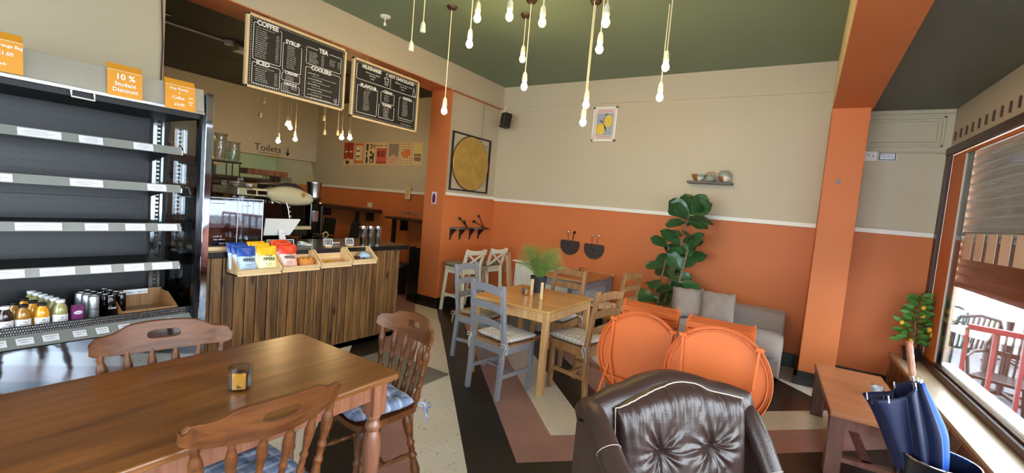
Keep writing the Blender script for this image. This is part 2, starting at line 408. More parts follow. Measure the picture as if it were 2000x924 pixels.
def basis(pos, d, up=(0, 0, 1)):
    """matrix whose X runs along d"""
    d = Vector(d).normalized(); u = Vector(up)
    if abs(d.dot(u)) > 0.98: u = Vector((0, 1, 0))
    y = u.cross(d).normalized(); z = d.cross(y); m = Matrix.Identity(4)
    for i in range(3): m[i][0] = d[i]; m[i][1] = y[i]; m[i][2] = z[i]; m[i][3] = pos[i]
    return m
def tilt_quad(mb, pts):
    mb.raw(pts, [(0, 1, 2, 3)])

# ================================================================ THE ROOM
XW, YB, ZC = -4.35, 6.17, 3.49
b = MB(); b.box(-11.2, 1.6, -2.8, 6.4, -0.06, 0); structure('floor', b, 'floor')
b = MB(); b.box(-4.35, 0.10, -2.8, 6.4, ZC, ZC + .08); structure('ceiling', b, 'green')
b = MB(); b.box(0.42, 1.7, -2.8, 6.4, 2.925, 3.0); structure('ceiling_bay', b, 'grey_green')
b = MB(); b.box(-11.2, -4.75, -0.2, 6.4, 3.43, 3.5); structure('ceiling_servery', b, 'dark_ceiling')
# back wall: cream above, orange below
b = MB(); b.box(-11.2, 1.16, YB, YB + .2, 0, 1.64); b.mi = 1; b.box(-11.2, 1.16, YB, YB + .2, 1.64, 3.6)
b.box(-4.35, 0.10, YB - .014, YB, 3.155, ZC)
structure('wall_back', b, ['orange', 'cream'])
# wall between shop floor and servery: solid left stretch, thick lintel, jamb and the panel on the right
b = MB(); b.mi = 1
b.box(-4.75, XW, -2.8, 1.5, 0, 3.6)
b.box(-4.75, XW, 1.5, 4.9, 3.14, 3.6)
b.box(-4.75, XW, 4.9, YB, 3.14, 3.6)
b.box(-4.75, XW - .06, 4.92, YB, 1.66, 3.14)
b.mi = 0
b.box(-4.75, XW - .03, 4.9, YB, 0.0, 1.66)
b.box(-4.74, XW - .02, 4.896, 4.93, 0, 3.14)
b.box(-4.745, XW - .002, 1.51, YB, 3.132, 3.14)
b.box(-4.745, -4.36, 1.5, 1.506, 0.0, 3.14)
structure('wall_left', b, ['orange', 'cream'])
# servery walls
b = MB(); b.box(-9.6, -9.4, -0.2, YB, 2.16, 3.5); b.box(-9.6, -9.4, -.2, 4.25, 1.4, 2.16); structure('wall_toilet_bulkhead', b, 'cream')
b = MB(); b.box(-11.2, -11.0, -.2, 6.4, 0, 3.5); structure('wall_servery_end', b, 'pale_green')
b = MB(); b.box(-11.2, -4.75, -0.3, -0.2, 0, 3.5); structure('wall_servery_side', b, 'cream')
b = MB(); b.box(-4.75, 1.8, -2.9, -2.8, 2.6, 3.6); b.box(-4.75, 1.8, -2.9, -2.8, 0, .45); b.box(-4.75, -3.6, -2.9, -2.8, .45, 2.6); b.box(1.2, 1.8, -2.9, -2.8, .45, 2.6); structure('wall_front', b, 'cream')
b = MB()
for x in (-3.6, -2.0, -.4, 1.13): b.box(x, x + .07, -2.92, -2.78, .45, 2.6)
b.box(-3.6, 1.2, -2.92, -2.78, .42, .49); b.box(-3.6, 1.2, -2.92, -2.78, 2.54, 2.6); wf = structure('window_3', b, 'brown_frame')
b = MB(); b.box(-3.55, 1.15, -2.86, -2.856, .48, 2.55); b.build('pane', 'pane', wf)
# dado rails
b = MB(); b.box(XW - .03, 0.10, YB - .028, YB, 1.635, 1.685); structure('trim_1', b, 'white', bev=.004)
b = MB(); b.box(XW - .06, XW - .005, 4.93, YB - .03, 1.655, 1.70); structure('trim_2', b, 'white', bev=.004)
b = MB(); b.box(0.42, 1.13, YB - .025, YB, 1.635, 1.685); structure('trim_3', b, 'white', bev=.004)
b = MB(); b.box(-9.4, -4.76, YB - .028, YB, 1.635, 1.685); structure('trim_4', b, 'white', bev=.004)
# picture ledge along left wall
b = MB(); b.box(XW - .06, XW + .03, 4.9, YB, 3.135, 3.155); structure('trim_5', b, 'cream', bev=.003)
# pillar and beam
b = MB(); b.box(0.10, 0.41, 5.587, YB, 0, 2.845); structure('pillar', b, 'orange', bev=.004)
b = MB(); b.box(0.10, 0.43, -2.8, YB, 2.845, 2.90)
b.mi = 1; b.box(0.10, 0.42, -2.8, YB, 2.90, 3.6)
structure('beam', b, ['orange', 'ivory'])
# skirting
b = MB(); b.box(XW - .03, XW, 4.88, YB, 0, .15); b.box(-4.77, XW, 4.87, 4.9, 0, .15); b.box(XW - .03, XW + .012, 4.868, YB, 0, .11)
structure('baseboard_left', b, 'black_skirt', bev=.004)
b = MB(); b.box(XW, 0.10, YB - .02, YB, 0, .16); structure('baseboard_back', b, 'black_skirt', bev=.004)
b = MB(); b.box(0.07, 0.43, 5.55, 5.587, 0, .14); b.box(0.07, .10, 5.55, YB, 0, .14); b.box(0.41, 1.1, YB - .03, YB, 0, .14)
b.box(.06, .44, 5.54, 5.587, 0, .09)
structure('baseboard_pillar', b, 'black_skirt', bev=.004)
# moulded panel above the recess
b = MB()
x0, x1, z0, z1 = 0.44, 1.06, 2.55, 2.86
for a0, a1, c0, c1 in ((x0, x1, z1 - .025, z1), (x0, x1, z0, z0 + .025), (x1 - .025, x1, z0, z1), (x0, x0 + .012, z0, z1)):
    b.box(a0, a1, YB - .022, YB, c0, c1)
for a0, a1, c0, c1 in ((x0 + .04, x1 - .05, z1 - .055, z1 - .045), (x0 + .04, x1 - .05, z0 + .045, z0 + .055), (x1 - .06, x1 - .05, z0 + .045, z1 - .045)):
    b.box(a0, a1, YB - .012, YB, c0, c1)
b.box(0.42, 1.12, YB - .03, YB, 2.885, 2.925); b.box(0.42, 1.12, YB - .02, YB, 2.485, 2.50)
structure('trim_6', b, 'cream', bev=.005)

# window wall, its own frame: s along the wall from the far corner, n outwards, z up
sv = Vector((.0374, -1, 0)).normalized(); nv_ = Vector((1, .0374, 0)).normalized()
WM = Matrix.Identity(4)
for i in range(3): WM[i][0] = sv[i]; WM[i][1] = nv_[i]; WM[i][2] = (0, 0, 1)[i]
WM[0][3] = 1.125; WM[1][3] = YB
def wmb():
    q = MB(); q.T = WM; return q
LW = 9.0
b = wmb(); b.box(-.3, LW, 0, .2, 2.53, 3.2); b.box(-.25, 0.03, 0, .2, 0, 3.2); b.mi = 1; b.box(-.3, LW, -.02, .2, 0, .40); b.mi = 0; b.box(8.2, LW, 0, .2, 0, 3.2)
structure('wall_right', b, ['cream', 'orange'])
b = wmb()   # slots in the frieze: short dark upright louvres
for k in range(14): b.box(.10 + k * .155, .118 + k * .155, -.012, .001, 2.60, 2.685, R=Matrix.Rotation(0, 4, 'Z'))
structure('trim_7', b, 'brown_frame')
w1 = wmb(); w1.box(.03, LW - .8, -.04, .0, 2.455, 2.53); w1.box(.03, .13, -.035, .0, .40, 2.455)
w1.box(.03, LW - .8, -.03, .05, .40, .455); w1.box(.03, LW - .8, .0, .06, .455, .475)
for s_ in (3.4, 5.9): w1.box(s_, s_ + .07, -.02, .06, .455, 2.45)
win = structure('window_1', w1, 'brown_frame', bev=.006)
b = wmb(); b.box(.13, .50, .0, .02, .455, 2.45); b.box(.5, 3.4, .0, .02, 2.42, 2.45); b.build('reveal', 'orange', win)
b = wmb(); b.box(.496, .512, -.002, .015, .49, 2.42); b.box(.5, LW - .8, .02, .13, .475, .50); b.build('white_edge', 'white', win)
b = wmb(); b.box(.512, .64, .010, .02, .49, 2.43); b.build('shutter_guide', 'dark_grey', win)
b = wmb(); b.box(.512, 3.4, .003, .006, .48, 2.45); b.box(3.47, 5.9, .003, .006, .48, 2.45); b.box(5.97, 8.2, .003, .006, .48, 2.45); b.build('pane', 'pane', win)
b = wmb()
for k in range(7): b.box(.82 + k * .245, .985 + k * .245, -.002, .002, 1.475, 1.69)
b.build('vinyl_strip', 'strip', win)
# roller shutter half lowered behind the first pane
def shut(z0, z1, nm, mt):
    q = wmb(); k = z0
    while k < z1 - .01:
        n_ = 5
        for j in range(n_):
            a = .07 * j / n_; c = .07 * (j + 1) / n_
            f = lambda t: .045 + .018 * math.sin(PI * t / .07)
            q.raw([(.50, f(a), k + a), (3.42, f(a), k + a), (3.42, f(c), k + c), (.50, f(c), k + c)], [(0, 1, 2, 3)])
        q.box(.50, 3.42, .040, .048, k - .004, k + .004)
        k += .076
    return q.build(nm, mt, shr, solid=.003, smooth=50)
shr = thing('roller_shutter', 'grey ribbed roller shutter with maroon lower slats, half lowered outside the window', 'shutter')
shut(1.68, 2.44, 'upper_slats', 'shutter'); shut(1.26, 1.68, 'lower_slats', 'maroon')
q = wmb(); q.box(.50, 3.42, .035, .065, 1.215, 1.262); q.build('bottom_bar', 'maroon', shr, bev=.004)
q = wmb(); q.box(.50, 3.42, .03, .052, 1.672, 1.70); q.build('white_seam', 'white', shr)
# low boxed seat under the window
b = MB(); b.T = WM; b.box(0.0, LW - .8, -.24, .0, .375, .40); ben = structure('window_2', b, 'sill', bev=.003)
b = MB(); b.T = WM; b.box(0.0, LW - .8, -.22, -.0, 0, .375); b.build('sill_riser', 'mahogany_dark', ben)
b = MB(); b.T = WM
for k in range(26):
    s0 = .04 + k * .24
    b.bar((s0, -.226, .02), (s0 + .3, -.226, .36), .012, .02, (0, 1, 0))
b.box(0, 6.6, -.232, -.22, .34, .375); b.box(0, .03, -.232, -.22, 0, .375)
b.build('lattice', 'mahogany', ben)

# ================================================================ OUTSIDE
b = MB(); b.box(1.3, 16, -8, 22, -.25, -.15); g = structure('ground', b, 'ground')
def railing(ax, ay, bx, by, n, lab):
    t = thing('railing', lab, 'railing', (ax, ay, -.15))
    d = Vector((bx - ax, by - ay, 0)); q = MB(); q.bar((0, 0, 1.0), (d.x, d.y, 1.0), .07, .05); q.build('top_rail', 'rail_red', t, bev=.01)
    q = MB(); q.bar((0, 0, .12), (d.x, d.y, .12), .04, .04); q.build('bottom_rail', 'rail_red', t)
    for k in range(n):
        p = d * (k / (n - 1)); q = MB(); q.bar((p.x, p.y, .0 if k in (0, n - 1) else .12), (p.x, p.y, .99), .028, .028); q.build('baluster', 'rail_red', t)
railing(1.36, 5.80, 3.4, 5.05, 13, 'red painted metal railing seen through the window, nearest')
# patio chairs with pierced backs and white tables
def patio_chair(lab):
    t = thing('patio_chair', lab, 'chair', (0, 0, -.15), 0, 'patio chairs outside the window')
    q = MB(); q.box(-.22, .22, -.22, .2, .40, .43); q.build('seat', 'patio_brown', t, bev=.01)
    q = MB()
    for i in range(9):
        x = -.2 + i * .05; q.bar((x, -.2, .43), (x * 1.1, -.27, .84 - .5 * x * x), .022, .016)
    q.tube([(-.23, -.2, .42), (-.25, -.26, .7), (-.2, -.28, .83), (0, -.29, .87), (.2, -.28, .83), (.25, -.26, .7), (.23, -.2, .42)], .02, 6)
    q.bar((-.23, -.24, .64), (.23, -.24, .64), .02, .05); q.build('backrest', 'patio_brown', t)
    q = MB()
    for s_ in (-1, 1): q.tube([(s_ * .24, -.24, .64), (s_ * .26, 0, .64), (s_ * .25, .17, .6), (s_ * .22, .19, .42)], .018, 6)
    q.build('armrest', 'patio_brown', t)
    for sx in (-1, 1):
        for sy in (-1, 1):
            q = MB(); q.bar((sx * .19, sy * .18, .41), (sx * .23, sy * .22, 0), .04, .03); q.build('leg', 'patio_brown', t)
    return t
def patio_table(lab, x, y, r=.45):
    t = thing('patio_table', lab, 'table', (x, y, -.15), 0, 'patio tables outside the window')
    q = MB(); q.lathe([(.02, .70), (r, .70), (r + .01, .715), (r, .73), (.02, .73)], seg=28); q.build('tabletop', 'patio_white', t, smooth=40)
    q = MB(); q.lathe([(.05, .70), (.035, .5), (.035, .1), (.06, .04)], seg=10); q.build('pedestal', 'patio_brown', t)
    for k in range(4):
        a = k * PI / 2 + .4; q = MB(); q.bar((0, 0, .08), (.3 * math.cos(a), .3 * math.sin(a), .015), .04, .03); q.build('foot', 'patio_brown', t)
pc = patio_chair('dark patio chair with pierced back, nearest to the red railing')
pc.location = (1.85, 6.5, -.15); pc.rotation_euler = (0, 0, 2.6)
for i, (x, y, a, l_) in enumerate([(2.55, 6.9, 2.2, 'dark patio chair drawn up on the street side of the nearest white patio table'),
                          (1.9, 8.3, .3, 'dark patio chair between the two white patio tables, turned to the wall'),
                          (2.9, 8.6, 5.6, 'dark patio chair beyond the nearest white patio table, turned to the street'),
                          (3.6, 9.9, 1.0, 'dark patio chair at the far white patio table by the street fence'),
                          (2.2, 10.8, 3.6, 'dark patio chair behind the far white patio table'),
                          (3.4, 7.6, 1.2, 'dark patio chair standing apart towards the street fence')]):
    dup(pc, (x, y, -.15), a, l_)
patio_table('white-topped round patio table just beyond the red railing', 2.1, 7.5, .5)
patio_table('white-topped round patio table farther off, with a clear bottle on it', 2.75, 9.8, .5)
b = MB(); b.lathe([(.05, 0), (.055, .02), (.055, .14), (.02, .2), (.02, .23)], (2.35, 9.5, .585)); one('water_bottle', b, 'glass', 'clear bottle standing on the farther white patio table', 'bottle', smooth=60)
t = thing('street_fence', 'pale railing fence along the street beyond the patio', 'fence', (0, 12.5, -.15))
q = MB(); q.bar((1.6, 0, 1.5), (12, -3, 1.5), .05, .05); q.build('top_rail', 'patio_white', t)
for k in range(36): q = MB(); x = 1.6 + k * .29; q.bar((x, -.29 * (x - 1.6), 0), (x, -.29 * (x - 1.6), 1.5), .03, .03); q.build('baluster', 'patio_white', t)
for x in (3.2, 6.0): q = MB(); q.bar((x, .05 - .29 * (x - 1.6), 0), (x, .05 - .29 * (x - 1.6), 2.6), .12, .12); q.build('post', 'pale_green', t)

# ================================================================ PENDANTS
def smoothcord(x, y, z0, z1): return [(x, y, z0), (x, y, z1)]
def pendant(label, x, y, zb, lit=True, zc=ZC, group='bare bulb pendants over the seating', r=.03, tiny=False, rose=True):
    """rose at the ceiling, cord, cream holder, bulb whose centre is at zb"""
    t = thing('pendant_lamp', label, 'lamp', (x, y, zc), 0, group)
    h = zb - zc
    if rose:
        q = MB(); q.lathe([(.012, -.035), (.035, -.03), (.05, -.012), (.052, 0)], seg=18); q.build('ceiling_rose', 'rose', t, smooth=40)
    q = MB(); q.tube([(0, 0, -.02), (0, 0, h + .11)], .0042 if not tiny else .004, 6); q.build('cord', 'cord', t)
    q = MB(); q.lathe([(.006, h + .13), (.014, h + .12), (.021, h + .10), (.022, h + .075), (.024, h + .072), (.024, h + .045), (.020, h + .038)], seg=12); q.build('bulb_holder', 'socket', t, smooth=40)
    if lit is not None:
        q = MB(); q.lathe([(.013, h + .045), (.016, h + .03), (.024, h + .014), (r, h - .006), (r * .9, h - .022), (r * .55, h - .036), (.003, h - .042)], seg=14)
        q.build('bulb', 'bulb' if lit else 'bulb_off', t, smooth=60)
    return t
PEND = [
 (-3.15, 3.44, 2.48, True, 'lit pendant hanging lowest on the left, before the orange jamb'),
 (-2.552, 3.87, 3.065, True, 'lit pendant on a short cord from its own bronze rose, beside a longer one'),
 (-2.335, 3.61, 2.71, True, 'lit pendant hanging just above the corner where the walls meet the ceiling'),
 (-2.50, 3.05, 3.14, True, 'lit bulb high at the top edge, leftmost of the upper bulbs'),
 (-2.69, 3.20, 3.0, True, 'lit bulb below and left of the highest left bulb, against the green ceiling'),
 (-2.15, 3.02, 3.09, True, 'lit candle-shaped bulb alone at the top edge, over the green ceiling'),
 (-1.92, 3.15, 3.06, True, 'lit bulb right of the candle bulb at the top edge'),
 (-1.35, 3.08, 2.955, True, 'largest lit bulb at the top, right of the cluster of long cords'),
 (-1.53, 3.42, 2.90, True, 'lit bulb directly below the largest top bulb'),
 (-1.80, 3.85, 2.575, True, 'upper lit bulb of the close pair hanging beside the lemon picture'),
 (-1.79, 3.80, 2.405, True, 'lower lit bulb of the close pair hanging beside the lemon picture'),
 (-1.11, 3.83, 2.845, True, 'upper lit bulb of the rightmost pair of pendants'),
 (-1.21, 4.10, 2.67, True, 'lower lit bulb of the rightmost pair of pendants'),
]
for x, y, z, lit, lab in PEND: pendant(lab, x, y, z, lit, rose=(x, y) not in ((-1.79, 3.80), (-1.21, 4.10)))
pendant('empty cream bulb holder on a long cord in front of the cream wall strip', -3.175, 2.965, 2.87, None)
pendant('empty cream bulb holder on a shorter cord against the green ceiling', -2.96, 2.885, 2.98, None)
SB = 'bare bulb pendants in the servery'
for x, y, z, lit, lab in [
 (-7.6, 4.27, 2.33, True, 'lit pendant just above the painted toilets lettering'),
 (-7.6, 4.42, 2.64, True, 'lit servery pendant, left of the touching pair under the first menu board'),
 (-7.6, 4.47, 2.59, True, 'lit servery pendant, right of the touching pair under the first menu board'),
 (-7.6, 4.57, 2.41, True, 'lit servery pendant hanging right of the touching pair'),
 (-6.4, 4.63, 2.44, True, 'lit servery pendant hanging left above the wall of posters'),
 (-6.3, 4.71, 2.45, True, 'lit servery pendant hanging right above the wall of posters')]:
    pendant(lab, x, y, z, lit, 3.43, SB, .036, True)
for u, (x, y, z, lab) in enumerate([(-7.6, 3.95, 2.62, 'empty bulb holder leftmost beneath the first menu board'), (-7.6, 4.00, 2.86, 'short empty bulb holder leftmost beneath the first menu board'),
    (-6.9, 4.63, 2.68, 'short empty holder of the middle pair under the first menu board'), (-6.9, 4.66, 2.45, 'long empty holder of the middle pair under the first menu board'), (-6.8, 4.84, 2.47, 'long empty holder under the right corner of the first menu board')]):
    pendant(lab, x, y, z, None, 3.43, SB, .03, True)
# smoke detector, fire alarm strobe, ceiling lights in the servery
t = thing('smoke_detector', 'white round smoke detector with a hanging sensor on the green ceiling', 'detector', (-4.01, 3.35, ZC))
q = MB(); q.lathe([(.055, 0), (.055, -.012), (.03, -.022)], seg=20); q.build('base', 'white_plastic', t, smooth=40)
q = MB(); q.lathe([(.006, -.02), (.006, -.07), (.016, -.075), (.012, -.10)], seg=10); q.build('sensor', 'white_plastic', t)
t = thing('ceiling_spotlight', 'small lit round spotlight in the dark servery ceiling', 'light', (-5.49, 2.42, 3.43))
q = MB(); q.lathe([(.05, 0), (.05, -.01), (.06, -.012), (.06, 0)], seg=20); q.build('rim', 'white_plastic', t)
q = MB(); q.lathe([(.001, -.004), (.048, -.006)], seg=20, cap=False); q.build('lens', EMIT('spot_lens', (255, 236, 200), 60), t)
t = thing('ceiling_spotlight', 'small unlit round spotlight in the dark servery ceiling', 'light', (-6.4, 2.22, 3.43))
q = MB(); q.lathe([(.05, 0), (.05, -.01), (.06, -.012), (.06, 0)], seg=20); q.build('rim', 'dark_grey', t)
q = MB(); q.lathe([(.001, -.004), (.048, -.006)], seg=20, cap=False); q.build('lens', 'steel', t)
t = thing('ceiling_spotlight', 'round lamp over the stairwell behind the toilets bulkhead', 'light', (-10.2, 5.0, 3.43))
q = MB(); q.lathe([(.10, 0), (.10, -.02), (.12, -.022), (.12, 0)], seg=20); q.build('rim', 'white_plastic', t)
q = MB(); q.lathe([(.001, -.02), (.098, -.022)], seg=20, cap=False); q.build('lens', EMIT('stair_lens', (255, 246, 214), 90), t)
t = thing('emergency_light', 'white emergency light box on white conduit under the dark servery ceiling', 'light', (-6.65, 3.07, 3.43))
q = MB(); q.box(-.09, .09, .02, .26, -.10, -.05); q.build('light_box', 'white_plastic', t, bev=.01)
q = MB(); q.lathe([(.055, -.05), (.055, 0)], (0, -.06, 0), seg=16); q.build('junction_box', 'white_plastic', t)
q = MB(); q.tube([(0, -.08, -.02), (0, -1.6, -.02)], .012, 8); q.build('conduit', 'white_plastic', t)

# ================================================================ MENU BOARDS
def menu_board(lab, y0, y1, z0, z1, name='menu_board'):
    w, h = y1 - y0, z1 - z0
    t = thing(name, lab, 'menu board', (XW + .03, y0, z0))
    F = FR((.022, 0, 0), (0, 1, 0), (0, 0, 1))
    q = MB(); q.box(-.008, .02, .01, w - .01, .01, h - .01); q.build('board_panel', 'board', t)
    q = MB(); e = .024
    for a in ((0, w, 0, e), (0, w, h - e, h), (0, e, 0, h), (w - e, w, 0, h)): q.box(-.01, .03, a[0], a[1], a[2], a[3])
    q.build('frame', 'board_frame', t, bev=.003)
    for yy in (w * .2, w * .85):
        k = MB(); k.tube([(.0, yy - .015, h), (.0, yy, h + .05), (.0, yy + .015, h)], .003, 5); k.build('hook', 'brass', t)
    return t, F, w, h
def head(q, F, s, x, y, size): q.text(s, F, x, y, size * .98, .045, .93)
def section(q, F, x0, y0, x1, y1, gap0, gap1, lw=.005):
    q.frame_line(F, [(gap0, y1), (x0 + .01, y1), (x0, y1 - .01), (x0, y0 + .01), (x0 + .01, y0), (x1 - .01, y0), (x1, y0 + .01), (x1, y1 - .01), (x1 - .01, y1), (gap1, y1)], lw)
def lines(q, F, x, y, n, dy, L, h, price=None, jit=.3):
    for k in range(n):
        q.scrib(F, x, y - k * dy, L * random.uniform(1 - jit, 1), h)
        if price: q.scrib(F, price, y - k * dy, .028, h)
def dots(q, F, w, h, e=.03, s=.0105):
    n = int((w - 2 * e) / s / 2)
    for k in range(n):
        x = e + (k + .5) * (w - 2 * e) / n
        for y in (e + .006, h - e - .012): q.raw([F @ Vector(p) for p in ((x - .003, y, .002), (x + .003, y, .002), (x + .003, y + .008, .002), (x - .003, y + .008, .002))], [(0, 1, 2, 3)])
    n = int((h - 2 * e) / s / 2)
    for k in range(n):
        y = e + (k + .5) * (h - 2 * e) / n
        for x in (e + .006, w - e - .014): q.raw([F @ Vector(p) for p in ((x, y - .003, .002), (x + .008, y - .003, .002), (x + .008, y + .003, .002), (x, y + .003, .002))], [(0, 1, 2, 3)])
t, F, w, h = menu_board('large chalk menu board headed COFFEE, SYRUP, TEA and COOLERS, hung from the orange lintel', 2.083, 3.11, 2.44, 3.088)
q = MB(); dots(q, F, w, h)
section(q, F, .06, .26, .315, .58, .085, .30); head(q, F, 'COFFEE', .185, .585, .062)
lines(q, F, .075, .542, 1, .02, .22, .008)
lines(q, F, .08, .518, 14, .0178, .12, .010, .265)
section(q, F, .06, .05, .315, .235, .10, .21); head(q, F, 'ICED', .155, .238, .06)
lines(q, F, .08, .198, 1, .02, .2, .008); lines(q, F, .09, .178, 7, .0175, .12, .010, .265)
section(q, F, .335, .24, .52, .495, .345, .512); head(q, F, 'SYRUP', .428, .508, .055)
lines(q, F, .375, .468, 12, .0178, .09, .010)
section(q, F, .335, .15, .515, .222, .35, .50); head(q, F, 'CREAM', .425, .226, .042)
lines(q, F, .37, .192, 4, .0125, .09, .008)
section(q, F, .335, .045, .515, .118, .345, .50); head(q, F, 'DRIZZLE', .422, .122, .036)
lines(q, F, .35, .10, 4, .015, .07, .009); lines(q, F, .43, .095, 2, .015, .07, .009)
for k in range(16): q.scrib(F, .545, .52 - k * .03, .004, .007)
section(q, F, .57, .375, .965, .535, .69, .83); head(q, F, 'TEA', .755, .535, .062)
lines(q, F, .60, .49, 7, .0165, .10, .010, .735); lines(q, F, .83, .478, 4, .0175, .07, .010, .925)
section(q, F, .57, .05, .965, .345, .64, .84); head(q, F, 'COOLERS', .74, .345, .056)
for k in range(5):
    q.scrib(F, .60, .285 - k * .052, random.uniform(.11, .17), .015); q.scrib(F, .64, .262 - k * .052, random.uniform(.2, .3), .009)
q.frame_line(F, [(.9, .10), (.915, .07), (.93, .11), (.94, .075), (.925, .06), (.915, .075)], .004)
q.build('chalk_lettering', 'chalk', t)
t, F, w, h = menu_board('smaller chalk menu board headed MILKSHAKES + HOT CHOCOLATES, nearer the pilaster', 3.20, 4.197, 2.406, 3.052)
q = MB(); dots(q, F, w, h)
section(q, F, .05, .43, .955, .59, .06, .92, .005)
head(q, F, 'MILKSHAKES', .25, .578, .052); head(q, F, '+', .465, .58, .05); head(q, F, 'HOT CHOCOLATES', .70, .578, .050)
q.frame_line(F, [(.53, .435), (.53, .555)], .005)
q.scrib(F, .17, .52, .2, .018); q.scrib(F, .22, .495, .09, .018); q.scrib(F, .24, .465, .05, .016)
q.scrib(F, .60, .52, .11, .024); q.scrib(F, .73, .52, .15, .014); q.scrib(F, .68, .495, .1, .015); q.scrib(F, .70, .465, .05, .015)
q.frame_line(F, [(.44, .53), (.45, .46), (.49, .46), (.50, .53), (.43, .53), (.47, .56), (.505, .53)], .005)
q.frame_line(F, [(.45, .50), (.49, .50)], .004); q.frame_line(F, [(.45, .48), (.49, .48)], .004)
q.frame_line(F, [(.89, .44), (.90, .49), (.91, .54), (.92, .49), (.94, .44), (.89, .44)], .006)
section(q, F, .07, .07, .35, .365, .12, .32); head(q, F, 'FLAVOUR', .22, .37, .055)
q.scrib(F, .18, .335, .08, .008); lines(q, F, .16, .31, 12, .0182, .09, .011)
section(q, F, .40, .25, .60, .375, .425, .58); head(q, F, 'CREAM', .50, .378, .046)
lines(q, F, .45, .335, 4, .020, .08, .012)
section(q, F, .38, .075, .61, .225, .39, .60); head(q, F, 'TOPPERS', .495, .226, .038)
lines(q, F, .45, .19, 7, .0165, .09, .011)
section(q, F, .68, .13, .925, .375, .71, .91); head(q, F, 'DRIZZLE', .81, .376, .042)
lines(q, F, .74, .335, 10, .0188, .09, .011)
q.scrib(F, .68, .10, .22, .012); q.scrib(F, .73, .06, .18, .012)
q.build('chalk_lettering', 'chalk', t)

# ================================================================ DISPLAY CHILLER
CX = -3.58
t = thing('display_chiller', 'tall open-fronted steel and black drinks chiller against the cream wall', 'chiller', (0, 0, 0))
CY0, CY1 = .10, 1.50
b = MB(); b.box(-4.34, -4.18, CY0, CY1, 0, 2.0); b.box(-4.30, -3.72, CY0 + .02, CY1 - .02, .0, .56); b.build('body', 'black', t)
b = MB(); b.box(-4.20, -3.60, CY0, CY1 - .02, 2.0, 2.06); b.box(-4.20, -3.70, CY0, CY1 - .02, 2.06, 2.20); b.build('canopy', 'black', t)
b = MB()
b.prism([(-3.585, 2.05), (-3.575, 2.05), (-3.60, 2.205), (-3.70, 2.215), (-3.70, 2.205), (-3.61, 2.19)], (0, CY1 - .02, 0), (1, 0, 0), (0, 0, 1), CY1 - .02 - CY0)
b.build('canopy_fascia', P('satin_aluminium', (186, 180, 168), .32, .45, var=.12, scale=4), t, bev=.002)
b = MB(); b.box(-3.60, -3.565, CY0, CY1 - .02, 2.03, 2.052); b.build('canopy_lip', 'steel', t, bev=.003)
b = MB(); b.tube([(-3.575, .80, 2.03), (-3.565, .80, 1.995), (-3.565, .90, 1.992), (-3.575, .90, 2.03)], .005, 6); b.build('blind_handle', 'white_plastic', t)
# perforated back panels
b = MB(); b.box(-4.18, -4.165, CY0, 1.36, .60, 1.40); b.box(-4.18, -4.165, CY0, 1.36, 1.405, 2.0)
b.mi = 1
for r_ in range(26):
    z = .80 + r_ * .0475
    for c_ in range(27):
        y = CY0 + .03 + c_ * .048
        if y < .45 or y > 1.34: continue
        b.raw([(-4.163, y, z), (-4.163, y + .014, z), (-4.163, y + .014, z + .007), (-4.163, y, z + .007)], [(0, 1, 2, 3)])
b.build('perforated_back', ['dark_grey', 'black'], t)
b = MB(); b.box(-4.17, -4.13, 1.375, 1.40, .62, 2.02); b.box(-4.17, -4.13, 1.43, 1.445, .62, 2.02)
b.mi = 1; b.box(-4.165, -4.145, 1.40, 1.43, .62, 2.02)
b.mi = 0
for k in range(44): b.box(-4.146, -4.14, 1.407, 1.423, .66 + k * .031, .672 + k * .031)
b.build('upright_rack', ['chrome', 'black'], t)
# side glass and posts
b = MB(); b.box(-4.15, -3.61, CY1 - .022, CY1 - .014, .62, 2.02); b.build('side_glass', 'side_glass', t)
b = MB(); b.box(-3.64, -3.595, CY1 - .04, CY1 - .005, .55, 2.05); b.build('black_post', 'blackgloss', t)
b = MB(); b.box(-3.60, -3.565, CY1 - .012, CY1 + .035, .02, 2.185); b.build('polished_post', 'mirror_steel', t, bev=.004)
b = MB(); b.box(-3.63, -3.598, 1.46, 1.495, 2.05, 2.17); b.build('post_slots', 'black', t)
